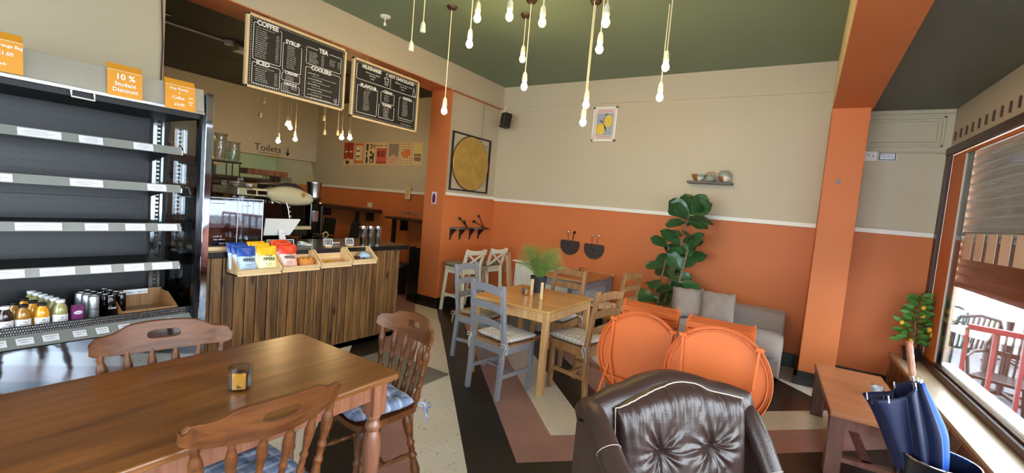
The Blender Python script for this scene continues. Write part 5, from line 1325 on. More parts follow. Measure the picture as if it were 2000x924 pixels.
# small wall table
simple_table('small_table', 'small pine-topped table with grey painted legs, against the back wall', -2.79, -2.14, 5.10, 6.05, .75, 'table_wood' if False else 'oldtop', 'grey_paint', th=.028, leg=.055, apron=.10, over=.01, roundc=.012) if False else None
M['oldtop'] = WOOD('aged_pine_table_top', (150, 96, 50), (196, 138, 82), axis=1, rough=.3, scale=2.4, coat=.35)
simple_table('small_table', 'small pine-topped table with grey painted legs, against the back wall', -2.79, -2.14, 5.06, 5.995, .75, 'oldtop', 'grey_paint', th=.028, leg=.055, apron=.10, over=.01, roundc=.012)
caddy('glass of sachets on the small table by the back wall', -2.50, 5.72, .751, .036, .075, -.9)
# radiator under white shelf
t = thing('radiator', 'white ribbed radiator under a white shelf on the back wall', 'radiator', (-3.0, 6.12, 0))
q = MB()
for k in range(36): q.box(-.78 + k * .0435, -.755 + k * .0435, -.06, -.04, .12, .66)
q.box(-.80, .80, -.045, .0, .10, .68); q.build('panel', 'white', t, bev=.003)
q = MB(); q.box(-.82, .82, -.11, .045, .715, .735); q.build('shelf_board', 'white', t, bev=.003)
q = MB(); q.tube([(-.82, -.03, .16), (-.86, -.03, .16), (-.86, -.03, .0)], .009, 8); q.build('pipe', 'white', t)
# bar stools
def bar_stool(lab, x, y, rz):
    t = thing('bar_stool', lab, 'stool', (x, y, 0), rz, 'white cross-back bar stools')
    m_ = 'white_stool'
    q = MB(); q.box(-.19, .19, -.17, .18, .625, .65); q.build('seat', m_, t, bev=.006)
    q = MB(); [q.box(-.17, .17, y_ - .01, y_ + .01, .56, .625) for y_ in (-.15, .15)]; [q.box(x_ - .01, x_ + .01, -.15, .15, .56, .625) for x_ in (-.165, .165)]; q.build('seat_frame', m_, t)
    for s in (-1, 1):
        q = MB(); q.prism([(-.26, .93), (-.225, .93), (-.145, .64), (-.20, 0), (-.24, 0), (-.185, .64)], (s * .165 - .018, 0, 0), (0, 1, 0), (0, 0, 1), .036); q.build('back_post', m_, t, bev=.003)
        q = MB(); q.bar((s * .165, .155, .63), (s * .185, .205, 0), .036, .036, (0, 1, 0)); q.build('leg', m_, t, bev=.003)
        q = MB(); q.bar((s * .175, -.2, .24), (s * .178, .18, .24), .018, .035); q.build('stretcher', m_, t)
    q = MB(); q.bar((-.17, .19, .20), (.17, .19, .20), .035, .018); q.bar((-.17, -.2, .27), (.17, -.2, .27), .035, .018); q.build('stretcher', m_, t)
    n = 10; top = [(-.195 + .39 * i / n, .07 - .018 * math.sin(PI * i / n)) for i in range(n + 1)]
    q = MB(); q.prism([(-.2, -.01)] + [(.2, -.01)] + top[::-1], (0, -.232, .86), (1, 0, 0), (0, -.22, 1), .024); q.build('top_rail', m_, t, bev=.006)
    q = MB(); q.bar((-.15, -.185, .68), (.15, -.235, .86), .03, .016, (0, 1, 0)); q.bar((.15, -.185, .68), (-.15, -.235, .86), .03, .016, (0, 1, 0)); q.build('cross_brace', m_, t, bev=.002)
    return t
bs = bar_stool('white cross-back bar stool nearest to the orange jamb', -4.06, 5.08, PI / 2 - .12)
dup(bs, (-4.06, 5.62, 0), PI / 2 - .05, 'white cross-back bar stool nearest to the room corner')
cushion('taupe tied cushion on the left bar stool', -4.09, 5.08, .651, PI / 2 - .12, 'cush_taupe', .42, .38, .07, group='taupe cushions on the bar stools')
cushion('taupe tied cushion on the right bar stool', -4.09, 5.62, .651, PI / 2 - .05, 'cush_taupe', .40, .38, .07, group='taupe cushions on the bar stools', ph=2)

# ---------------------------------------------------------------- things on the walls
t = thing('framed_disc', 'round gold disc in a thin black square frame on the left wall', 'picture', (XW - .055, 5.49, 2.165))
q = MB(); e = .022
for a in ((-.465, .465, .405, .427), (-.465, .465, -.427, -.405), (-.465, -.443, -.427, .427), (.443, .465, -.427, .427)): q.box(0, .025, *a)
q.build('frame', 'black', t, bev=.002)
q = MB(); q.lathe([(.405, 0), (.405, .02), (.40, .024), (.30, .026), (.001, .028)], (0, 0, 0), (1, 0, 0), seg=56); 
for k in range(len(q.v)): q.v[k] = Vector((q.v[k].x, q.v[k].y * 1.07, q.v[k].z))
q.build('gold_disc', 'brass', t, smooth=30)
q = MB(); q.tube([(.012, .437 * math.cos(a * PI / 24), .41 * math.sin(a * PI / 24)) for a in range(49)], .006, 6); q.build('rim', 'black', t)
t = thing('wall_speaker', 'black wall speaker on a bracket in the corner above the gold disc', 'speaker', (-4.08, 5.86, 2.90), -.55)
q = MB(); q.prism([(-.075, -.11), (.075, -.11), (.075, .11), (-.075, .11)], (0, -.06, 0), (1, 0, 0), (0, .12, 1), -.13); q.build('cabinet', 'black', t, bev=.01)
q = MB(); q.box(-.018, .018, -.078, -.074, -.085, -.065); q.build('badge', 'chrome', t)
q = MB(); q.lathe([(.02, 0), (.02, .004)], (0, -.062, .05), (0, -1.06, .05), seg=14); q.build('tweeter', 'dark_grey', t)
q = MB(); q.bar((-.02, .05, -.05), (-.16, .04, -.05), .03, .03); q.box(-.19, -.16, .0, .08, -.09, -.0); q.build('bracket', 'black', t)
q = MB(); q.tube([(-.05, .07, .02), (-.12, .05, .08), (-.14, .02, .18), (-.06, .05, .24)], .006, 6); q.build('cable', 'white', t)
t = thing('framed_print', 'white-framed print of two lemons reading SICILIAN LEMONS', 'picture', (-2.56, 6.17, 2.858))
q = MB()
for a in ((-.18, .18, .212, .245), (-.18, .18, -.245, -.212), (-.18, -.152, -.245, .245), (.152, .18, -.245, .245)): q.box(a[0], a[1], -.03, -.001, a[2], a[3])
q.build('frame', 'white', t, bev=.003)
F = FR((0, -.008, 0), (1, 0, 0), (0, 0, 1)); q = MB(); q.T = F; q.box(-.152, .152, -.212, .212, -.002, 0); q.build('backing', P('print_pink_white', (224, 206, 200), .5), t)
q = MB(); blk(q, F, -.125, .125, -.155, .155, .002); q.build('blue_field', P('print_blue', (158, 170, 182), .5), t)
q = MB(); shp(q, F, ell(.05, .045, .062, .085, 24), .003); shp(q, F, ell(-.058, -.068, .068, .082, 24), .003); q.build('lemons', P('print_lemon', (226, 196, 70), .5), t)
q = MB(); shp(q, F, [(-.02, .02), (.02, -.04), (.035, -.11), (.0, -.06)], .004); shp(q, F, [(.0, .12), (.05, .145), (.04, .15), (.0, .14)], .004); shp(q, F, [(-.09, .06), (-.04, .05), (-.02, .02), (-.05, .03)], .004); q.frame_line(F, [(-.02, .02), (0, .12)], .005, .004); q.build('leaves', P('print_leaf', (60, 62, 44), .5), t)
q = MB(); q.text('SICILIAN', F, 0, .182, .055, .0, 1.05, z=.003); q.text('LEMONS', F, 0, -.182, .055, .0, 1.05, z=.003); q.build('lettering', P('print_red', (176, 90, 84), .5), t)
# little shelf with three pots
t = thing('wall_shelf', 'small dark wooden shelf high on the back wall holding three pots', 'shelf', (-1.06, 6.17, 2.10)); q = MB(); q.box(-.26, .26, -.15, 0, -.03, 0); q.build('shelf_board', 'dark_shelf', t, bev=.003)
PT = P('stoneware_grey_green', (150, 160, 150), .35); PB = P('stoneware_brown', (156, 104, 66), .4); PW = P('stoneware_white', (226, 220, 208), .35)
def pot(lab, x, prof, mats, cut):
    o = thing('stoneware_pot', lab, 'pot', (x, 6.10, 2.101), 0, 'pots on the small shelf')
    q = MB(); q.lathe(prof, seg=24)
    for i, f_ in enumerate(q.f):
        c = sum((q.v[k] for k in f_), Vector()) / len(f_)
        q.m[i] = cut(c)
    q.build('pot_body', mats, o, smooth=60)
    return o
pot('open bowl with brown, white and grey glaze, left on the small shelf', -1.20, [(.03, 0), (.05, .015), (.075, .05), (.085, .085), (.078, .085), (.06, .04), (.001, .02)], [PT, PB, PW], lambda c: 1 if c.x < 0 else (2 if c.z < .06 else 0))
o = pot('small grey teapot with a brown handle, middle of the small shelf', -1.06, [(.04, 0), (.055, .02), (.06, .045), (.045, .075), (.02, .08), (.015, .09), (.001, .095)], [PT, PB, PW], lambda c: 0)
q = MB(); q.tube([(-.045, 0, .06), (-.05, 0, .10), (-.03, 0, .115), (.03, 0, .115), (.045, 0, .10), (.045, 0, .06)], .006, 6); q.build('handle', PB, o); q = MB(); q.tube([(.05, 0, .03), (.08, 0, .05), (.09, 0, .075)], [.012, .01, .007], 8); q.build('spout', PT, o)
pot('tall round vase with grey, brown and white glaze, right on the small shelf', -.90, [(.035, 0), (.06, .02), (.078, .065), (.07, .11), (.045, .14), (.02, .145), (.001, .145)], [PT, PB, PW], lambda c: (1 if c.x < 0 else 2) if c.z < .075 else 0)
# half-round boards with pegs
def half_board(lab, x, z):
    t = thing('half_round_board', lab, 'board', (x, 6.168, z), .0, 'half-round wall boards')
    pts = [(.155 * math.cos(a), .155 * math.sin(a)) for a in [PI + .0 - .42 + k * (PI + .84) / 24 for k in range(25)]]
    q = MB(); q.prism(pts, (0, -.002, 0), (1, 0, 0), (0, 0, 1), .022) ; ob = q.build('board_face', 'walnut', t, bev=.002)
    q = MB(); q.lathe([(.014, 0), (.012, .02), (.017, .03), (.003, .034)], (0, -.02, -.01), (0, -1.02, -.01), seg=12); q.build('knob', 'black', t)
    for k, s in enumerate((-.03, .035)):
        dark = (k == 1 and 'left' in lab)
        q = MB(); q.tube([(s, -.008, .06), (s * 1.5, -.02, .18)], .006, 6); q.build('peg_rod', 'black' if dark else 'chrome', t)
        q = MB(); q.ball((s * 1.5 + .01, -.022, .19), .022, 10, 8); q.build('peg_knob', 'black' if dark else 'chrome', t, smooth=60)
half_board('dark half-round board with two pegs on the orange wall, left of the pair', -2.92, 1.08)
half_board('dark half-round board with two chrome pegs on the orange wall, right of the pair', -2.53, 1.07)
t = thing('hook_shelf', 'dark narrow shelf with four brackets and black round pegs on the left orange wall', 'shelf', (XW - .03, 5.56, 1.185))
for y0, y1 in ((-.46, -.02), (0.0, .46)):
    q = MB(); n = 12; yc = (y0 + y1) / 2; q.prism([(0, y0), (0, y1)] + [(.16 * math.sin(PI * (k / n)) ** .6, y1 - (y1 - y0) * k / n) for k in range(1, n)], (0, 0, -.015), (1, 0, 0), (0, 1, 0), .02); q.build('half_round_leaf', 'dark_shelf', t)
for y in (-.44, -.22, .02, .24):
    q = MB(); q.prism([(0, 0), (.10, 0), (.10, -.012), (.02, -.11), (.012, -.16), (0, -.17)], (0, y, -.015), (1, 0, 0), (0, 0, 1), .022); q.build('bracket', 'black', t)
for a, c in (((-.13, .0), (-.31, .14)), ((-.13, .0), (-.20, .09)), ((.30, .0), (.04, .10)), ((.30, 0), (.15, .19))):
    q = MB(); q.tube([(.06, a[0], .01), (.05, c[0], c[1])], .007, 6); q.build('peg_rod', 'black', t)
    q = MB(); q.ball((.05, c[0], c[1]), .024, 10, 8); q.build('peg_knob', 'black', t, smooth=60)
# small fittings
t = thing('alarm_panel', 'small white alarm box on the recess wall beside the pillar', 'switch', (.50, 6.168, 2.45)); q = MB(); q.box(-.055, .055, -.03, 0, -.05, .05); q.build('case', 'white_plastic', t, bev=.004); q = MB(); q.ball((.02, -.03, .0), .006, 8, 6); q.ball((-.02, -.03, .01), .006, 8, 6); q.build('button', 'dark_grey', t)
t = thing('info_label', 'white printed label beside the alarm box on the recess wall', 'label', (.64, 6.168, 2.45)); q = MB(); q.box(-.075, .075, -.01, 0, -.045, .045); q.build('plate', 'label', t); q = MB(); F = FR((0, -.011, 0), (1, 0, 0), (0, 0, 1)); q.frame_line(F, [(-.065, -.035), (.065, -.035), (.065, .035), (-.065, .035), (-.065, -.035)], .008, .002); [q.scrib(F, -.05, .012 - k * .022, .1, .012) for k in range(2)]; q.build('lettering', 'black', t)
t = thing('door_stop_disc', 'small grey round fitting on the orange pillar', 'fitting', (.225, 5.587, 2.115)); q = MB(); q.lathe([(.022, 0), (.022, .008), (.012, .012)], (0, 0, 0), (0, -1, 0), seg=16); q.build('disc', 'grey_paint', t)
q = MB(); q.tube([(XW + .012, 1.485, 3.48), (XW + .012, 1.47, 3.0), (XW + .012, 1.488, 2.6), (XW + .012, 1.48, 2.0)], .006, 6); one('wall_cable', q, 'brown_frame', 'thin dark cable running down the edge of the cream wall above the chiller', 'cable')
q = MB(); q.tube([(XW - .05, 5.72, 3.13), (XW - .05, 5.72, 2.50), (XW - .05, 5.95, 2.48)], .005, 6); one('wall_cable', q, 'grey_paint', 'thin grey cable running down the wall below the corner speaker', 'cable')
q = MB(); q.box(-3.45, -2.57, 1.9, 3.14, .001, .008); one('floor_mat', q, 'mat', 'grey floor mat in front of the timber counter', 'mat', bev=.002)

# ---------------------------------------------------------------- plants
def leaf_geo(q, pos, d, L, Wd, up=(0, 0, 1), fiddle=False, droop=.25, curl=.18, n=8):
    Mx = basis(pos, d, up)
    def wf(t): return (math.sin(PI * t ** .85) ** .7) * (1 + (.25 * math.sin(t * 2.2 * PI + PI) if fiddle else 0)) * (0 if t in (0,) else 1) * (t ** .15 if t > 0 else 0)
    if fiddle: wf = lambda t: (math.sin(PI * min(1, t ** 1.25)) ** .62) * (.72 + .42 * t) if 0 < t < 1 else .02
    vs = []
    for i in range(n + 1):
        t = i / n; w = max(.01, wf(t)) * Wd / 2
        for s in (-1, -.5, 0, .5, 1):
            ripple = .02 * L * math.sin(t * 11 + s * 2) * abs(s) if fiddle else 0
            vs.append(Mx @ Vector((L * t, s * w, -droop * L * t * t + curl * Wd * abs(s) ** 1.3 * .6 + ripple)))
    q.raw(vs, [(i * 5 + k, (i + 1) * 5 + k, (i + 1) * 5 + k + 1, i * 5 + k + 1) for i in range(n) for k in range(4)])
random.seed(21)
t = thing('fiddle_leaf_fig', 'tall fiddle-leaf fig with big dark green leaves beside the grey sofa', 'plant', (-1.42, 5.80, 0))
q = MB(); q.lathe([(.13, 0), (.17, .30), (.18, .31), (.165, .31), (.15, .27)], seg=24); q.build('pot', 'pot', t, smooth=40)
stems = [[(0, 0, .2), (.06, -.02, .6), (.15, -.06, 1.1), (.22, -.10, 1.55), (.25, -.10, 1.68)], [(-.04, -.02, .2), (-.02, -.06, .7), (.05, -.10, 1.25)], [(.05, -.02, .2), (.18, -.08, .7), (.28, -.12, 1.25)]]
q = MB()
for s_ in stems: q.tube(s_, [.016, .014, .012, .009, .006][:len(s_)], 8)
q.build('stem', 'bark', t, smooth=60)
q = MB()
def along(s_, k):
    f = k * (len(s_) - 1); i = min(int(f), len(s_) - 2); return Vector(s_[i]).lerp(Vector(s_[i + 1]), f - i)
for si, (s_, n_, k0) in enumerate(((stems[0], 20, .36), (stems[1], 10, .30), (stems[2], 10, .32))):
    for k in range(n_):
        f = k0 + (1 - k0) * k / (n_ - 1); p = along(s_, f); a = k * 2.39 + si * 1.3
        L = random.uniform(.25, .32) * (1 - .1 * f); el = random.uniform(-.15, .75) + (0.5 if f > .93 else 0)
        d = Vector((math.cos(a), math.sin(a) * .55, el)); 
        leaf_geo(q, p, d, L, L * .72, up=(.35 + random.uniform(-.6, .6), -.9 + random.uniform(-.2, .5), .55 + random.uniform(-.3, .5)), fiddle=True, droop=random.uniform(.1, .4), curl=.15, n=9)
for a, el in ((2.3, 1.6), (.5, 1.5), (-.4, .5), (3.6, .5)):
    leaf_geo(q, along(stems[0], 1), Vector((math.cos(a), math.sin(a), el)), .29, .20, up=(.3, -1, .3), fiddle=True, droop=.12, n=9)
q.build('foliage', 'leaf', t, smooth=80)
t = thing('potted_fern', 'bushy feathery green fern in a black pot on the pine table', 'plant', (-2.20, 3.99, .741))
q = MB(); q.lathe([(.062, 0), (.085, .15), (.088, .16), (.08, .16), (.075, .13)], seg=24); q.build('pot', 'pot', t, smooth=40)
q = MB()
for k in range(330):
    a = random.uniform(0, 2 * PI); el = random.random() ** .8; R_ = .08 + .16 * (1 - el * .4) * random.uniform(.75, 1.05); Hh = .10 + .24 * el * random.uniform(.85, 1.05)
    p0 = Vector((.03 * math.cos(a), .03 * math.sin(a), .14)); pts = []
    for i in range(5):
        f = i / 4; pts.append(p0 + Vector((math.cos(a) * R_ * f ** 1.2, math.sin(a) * R_ * f ** 1.2, Hh * math.sin(f * 1.9) * 1.0)))
    q.tube(pts, [.0016, .0014, .0012, .001, .0006], 3, cap=False)
    for i in range(3, 15):
        f = i / 15 * 4; j = min(int(f), 3); p = pts[j].lerp(pts[j + 1], f - j); s = 1 if i % 2 else -1; b_ = a + s * 1.0 + random.uniform(-.4, .4)
        e = p + Vector((math.cos(b_) * .02, math.sin(b_) * .02, random.uniform(0, .016))); w = Vector((-math.sin(b_), math.cos(b_), .5)) * .0019
        q.raw([p, (p + e) / 2 + w, e, (p + e) / 2 - w], [(0, 1, 2, 3)])
q.build('foliage', 'grass', t)
t = thing('citrus_tree', 'small potted citrus tree with yellow fruit on the window sill', 'plant', (1.02, 5.93, .401))
q = MB(); q.lathe([(.055, 0), (.075, .12), (.08, .125), (.074, .125), (.068, .10)], seg=24); q.build('pot', 'pot', t, smooth=40)
q = MB(); q.tube([(0, 0, .08), (.005, 0, .25), (-.005, 0, .45), (.02, 0, .62)], [.014, .012, .008, .004], 8)
for a in range(5): q.tube([(0, 0, .22 + .03 * a), (.08 * math.cos(a * 2.1), .07 * math.sin(a * 2.1), .30 + .03 * a)], [.006, .003], 6)
q.build('stem', 'bark', t, smooth=60)
q = MB()
for k in range(95):
    z = .18 + .48 * (k / 95); rr = (.10 if z < .38 else .05 if z < .55 else .03); a = k * 2.4
    p = Vector((rr * math.cos(a) * random.uniform(.3, 1) + .02 * (z - .2), rr * math.sin(a) * random.uniform(.3, 1), z))
    leaf_geo(q, p, Vector((math.cos(a), math.sin(a), random.uniform(-.15, .5))), random.uniform(.08, .115), .05, up=(random.uniform(-.8, .3), -.8, random.uniform(0, 1)), droop=.15, n=5)
q.build('foliage', 'leaf2', t, smooth=80)
for x, y, z in ((-.03, -.09, .21), (.03, -.06, .55), (.035, -.05, .47), (-.11, -.05, .37), (.12, -.07, .30), (.09, -.1, .35)):
    q = MB(); q.ball((x, y, z), .021, 12, 8, (1, 1, 1.15)); q.build('fruit', 'lemon', t, smooth=60)

# ---------------------------------------------------------------- sofa
t = thing('sofa', 'low grey velour sofa against the orange back wall beside the pillar', 'sofa', (-.62, 5.66, 0))
def soft(q, x0, x1, y0, y1, z0, z1, e=.05, bul=.02):
    cx, cy, cz = (x0 + x1) / 2, (y0 + y1) / 2, (z0 + z1) / 2; hx, hy, hz = (x1 - x0) / 2, (y1 - y0) / 2, (z1 - z0) / 2
    n = 12; 
    def sp(a, h): return h * (1 if a > 0 else -1) * abs(a) ** .35
    vs = []
    for i in range(n + 1):
        th = PI * i / n - PI / 2
        for j in range(2 * n):
            ph = PI * j / n; 
            vs.append(Vector((cx + sp(math.cos(th) * math.cos(ph), hx), cy + sp(math.cos(th) * math.sin(ph), hy), cz + sp(math.sin(th), hz))))
    m_ = 2 * n; q.raw(vs, [(i * m_ + j, i * m_ + (j + 1) % m_, (i + 1) * m_ + (j + 1) % m_, (i + 1) * m_ + j) for i in range(n) for j in range(m_)])
q = MB(); q.box(-.56, .56, -.38, .40, .08, .27); q.build('base', 'sofa', t, bev=.02)
q = MB(); q.prism([(.22, .25), (.24, .64), (.42, .66), (.44, .25)], (-.58, 0, 0), (0, 1, 0), (0, 0, 1), 1.13); q.build('backrest', 'sofa', t, bev=.03, bseg=4)
for k, (a, c) in enumerate(((-.56, -.005), (.005, .565))): q = MB(); soft(q, a, c, -.45, .24, .26, .45); q.build('seat_cushion', 'sofa', t, smooth=80)
for x in (-.5, .5):
    for y in (-.3, .34): q = MB(); q.box(x - .025, x + .025, y - .025, y + .025, 0, .09); q.build('foot', 'black', t)
for k, (x, y, z, rz, rx, l_) in enumerate([(-.74, 5.62, .585, .15, -.25, 'pale grey cushion leaning on the sofa back, right of the two'), (-1.06, 5.60, .58, .45, -.25, 'pale grey cushion leaning on the sofa, left of the two, by the fig')]):
    q = MB(); cushion_geo(q, .38, .36, .19, False, z0=-.095, pinch=.07); o = one('scatter_cushion', q, 'sofa', l_, 'cushion', 'scatter cushions on the sofa', smooth=80, merge=.0005); o.location = (x, y, z + .05); o.rotation_euler = (PI / 2 + rx, .0, rz)

# ---------------------------------------------------------------- folded round tables and slatted chairs
def folded_table(lab, x, y, rz, zc, R_=.30, flip=1):
    t = thing('folding_table', lab, 'table', (x, y, 0), rz, 'orange folding bistro tables'); lean = .12
    def L(x_, y_, z_): return Vector((x_, y_ + (z_ - .05) * lean, z_))
    A = FR((0, zc * lean, zc), (1, 0, 0), (0, lean, 1))
    q = MB(); q.T = A
    q.lathe([(.001, -.004), (R_ - .004, -.004), (R_, -.002), (R_, .026), (R_ - .004, .028), (R_ - .006, .024), (R_ - .006, .002), (.001, .002)], seg=64, cap=False); q.build('tabletop', 'fold_orange', t, smooth=40)
    q = MB(); q.T = A; rr = R_ - .028; q.tube([(rr * math.cos(a * PI / 32), rr * math.sin(a * PI / 32), .012) for a in range(65)], .006, 6); q.build('inner_rim', 'fold_orange', t, smooth=60)
    # folded leg frames lying against the underside
    for s in (-1, 1):
        q = MB(); x1 = s * R_ * .70
        q.bar(A @ Vector((x1, .215, .022)), A @ Vector((x1 - s * .015, -.10, .030)), .016, .012, (0, 1, 0)); q.bar(A @ Vector((x1 - s * .015, -.10, .030)), A @ Vector((x1 + s * .03 - .06 * flip, -zc + .0, .04)), .018, .014, (0, 1, 0))
        q.build('leg', 'fold_orange', t, bev=.003)
        q = MB(); q.bar(A @ Vector((x1 * .98, -.02, .035)), A @ Vector((x1 * .45 - .02, -R_ * .95, .038)), .014, .006, (0, 1, 0)); q.build('brace', 'fold_orange', t)
        q = MB(); q.box(0, .001, 0, .001, 0, .001) if False else q.bar(A @ Vector((x1 - .02, .21, .022)), A @ Vector((x1 + .025, .21, .022)), .02, .022, (0, 1, 0)); q.build('hinge', 'fold_orange', t)
    q = MB(); q.bar(A @ Vector((-R_ * .72, -R_ * .62, .040)), A @ Vector((R_ * .62, -R_ * .62, .040)), .014, .014, (0, 1, 0)); q.bar(A @ Vector((-R_ * .68 - .03, -zc + .22, .042)), A @ Vector((R_ * .62, -zc + .16, .042)), .014, .014, (0, 1, 0)); q.build('crossbar', 'fold_orange', t)
    return t
folded_table('orange round folding table standing folded, left of the two', -.85, 2.93, -.10, .665, .295, 1)
folded_table('orange round folding table standing folded, right of the two, behind the leather armchair', -.345, 2.84, .04, .685, .30, 0)
def folding_chair(lab, x, y, rz, H=.93):
    t = thing('folding_chair', lab, 'chair', (x, y, 0), rz, 'orange folding slatted chairs'); lean = .08; w = .205
    def Z(z, off=0): return (z - .0) * lean + off
    for s in (-1, 1):
        q = MB(); q.bar((s * w, Z(0), 0), (s * w, Z(H), H), .012, .026, (0, 1, 0)); q.build('frame_bar', 'fold_orange', t)
        q = MB(); q.bar((s * (w - .02), Z(0, .03), 0), (s * (w - .02), Z(.62, .03), .62), .012, .022, (0, 1, 0)); q.build('leg', 'fold_orange', t)
        q = MB(); q.lathe([(.012, 0), (.012, .02)], (s * (w - .03), Z(.60) - .03, .62), (s * (w - .03), Z(.60) - 1, .62), seg=8); q.build('foot_cap', 'label', t)
    for z in (H - .055, H - .105):
        q = MB(); q.box(-w - .006, w + .006, Z(z) - .016, Z(z) - .003, z, z + .044); q.build('back_slat', 'fold_orange', t, bev=.003)
    for k in range(8):
        z = .40 + .042 * k; q = MB(); q.box(-w + .02, w - .02, Z(z, .012), Z(z, .022), z, z + .034); q.build('seat_slat', 'fold_orange', t)
    q = MB(); q.bar((-w, Z(.18), .18), (w, Z(.18), .18), .012, .02); q.build('crossbar', 'fold_orange', t)
    return t
fc = folding_chair('front chair of the left stack of orange folding chairs', -.89, 3.28, -.06)
dup(fc, (-.91, 3.35, 0), -.06, 'second chair of the left stack of orange folding chairs'); dup(fc, (-.93, 3.42, 0), -.06, 'third chair of the left stack of orange folding chairs'); dup(fc, (-.95, 3.49, 0), -.06, 'rear chair of the left stack of orange folding chairs')
dup(fc, (-.395, 3.18, 0), .02, 'front chair of the right stack of orange folding chairs'); dup(fc, (-.40, 3.25, 0), .02, 'second chair of the right stack of orange folding chairs'); dup(fc, (-.405, 3.32, 0), .02, 'third chair of the right stack of orange folding chairs'); dup(fc, (-.41, 3.39, 0), .02, 'rear chair of the right stack of orange folding chairs')

# ---------------------------------------------------------------- leather armchair, facing the viewer (-y)
t = thing('leather_armchair', 'dark brown buttoned leather armchair with pale piping in the foreground', 'armchair', (-.42, 2.27, 0), .88)
def bk(u, v, s, Wt=.46):
    """back shell: u -1..1 across, v 0..1 up; s 1 front, -1 rear"""
    crown = .815 - .08 * abs(u) ** 2.4 + .02 * math.exp(-(u / .35) ** 2) - .010 * math.exp(-((abs(u) - .55) / .12) ** 2)
    z = .22 + (crown - .22) * v; rnd = (1 - max(0, (v - .86) / .14) ** 2 * .9)
    th = .075 * max(.05, rnd) ** .5 * (1 - .55 * abs(u) ** 6); y = .16 * (z - .3) + .02 - .06 * u * u * 1.0
    x = u * (Wt - .02 * (1 - v))
    return Vector((x, y - s * th + (.02 if s < 0 else 0), z + (.0 if s > 0 else -.01)))
q = MB(); nn = 36
for s in (1, -1): q.grid(lambda a, b_: bk(2 * a - 1, b_, s), nn, 24)
for i in range(nn - 1):
    a, c = 2 * i / (nn - 1) - 1, 2 * (i + 1) / (nn - 1) - 1; q.raw([bk(a, 1, 1), bk(c, 1, 1), bk(c, 1, -1), bk(a, 1, -1)], [(0, 1, 2, 3)])
for e in (-1, 1):
    for j in range(23): q.raw([bk(e, j / 23, 1), bk(e, (j + 1) / 23, 1), bk(e, (j + 1) / 23, -1), bk(e, j / 23, -1)], [(0, 1, 2, 3)])
q.build('backrest', 'leather', t, smooth=80, merge=.0006)
# buttoned back cushion with radiating creases
BT = [(-.14, .525), (.15, .525), (-.14, .31), (.15, .31)]
def cu(u, v):
    x = .365 * u; crown = .795 - .075 * max(0, -u) ** 2.0 - .045 * max(0, u) ** 2.4 + .012 * math.exp(-((u - .05) / .3) ** 2) - .018 / (1 + math.exp(-(u - .38) * 30))
    z = .20 + (crown - .20) * v
    base = bk(x / .46, min(1, (z - .22) / .60), 1)
    edge = max(0, 1 - abs(u) ** 7) ** .5 * max(0, 1 - abs(2 * v - 1) ** 9) ** .5
    d = .085 * edge
    cr = 0
    for bx, bz in BT:
        dx, dz = x - bx, z - bz; r = math.hypot(dx, dz); a = math.atan2(dz, dx)
        d -= .055 * math.exp(-(r / .042) ** 1.3)
        cr += (.0075 * math.cos(9 * a + 2 * math.sin(3 * a)) + .004 * math.cos(17 * a + bx * 30)) * math.exp(-((r - .06) / .07) ** 2)
    # fold running between the buttons, and gathers falling from the top seam
    for i in (0, 2):
        (ax, az), (cx_, cz_) = BT[i], BT[i + 1]; f = (x - ax) / (cx_ - ax)
        if -.15 < f < 1.15: zl = az + (cz_ - az) * f - .02 * math.sin(PI * max(0, min(1, f))); cr -= .016 * math.exp(-((z - zl) / .010) ** 2); cr += .008 * math.exp(-((z - zl - .03) / .018) ** 2)
    g = math.exp(-((crown - z) / .12) ** 2); cr += g * (.006 * math.sin(x * 95 + 3 * math.sin(x * 21)) + .004 * math.sin(x * 160 + z * 20))
    cr += .0045 * noise.noise(Vector((x * 16, z * 7, 3))) + .003 * noise.noise(Vector((x * 40, z * 18, 9)))
    return base + Vector((0, -(d + cr * edge), .0)) + Vector((0, 0, z - base.z))
q = MB(); q.grid(lambda a, b_: cu(2 * a - 1, b_), 150, 150); q.build('back_cushion', 'leather', t, smooth=80)
q = MB()
rim = [cu(-1, k / 20) + Vector((0, -.004, 0)) for k in range(20)] + [cu(-1 + 2 * k / 50, .995) + Vector((0, -.006, .004)) for k in range(51)] + [cu(1, 1 - k / 20) + Vector((0, -.004, 0)) for k in range(1, 21)]
q.tube(rim, .0034, 8); q.build('piping', 'piping', t, smooth=60)
for bx, bz in BT:
    u = bx / .365; v = None
    best = min(((cu(u, k / 200) , k) for k in range(201)), key=lambda p: abs(p[0].z - bz))[0]
    q = MB(); q.ball(best + Vector((0, -.006, 0)), .0115, 14, 8, (1, .6, 1)); q.build('button', 'leather', t, smooth=60)
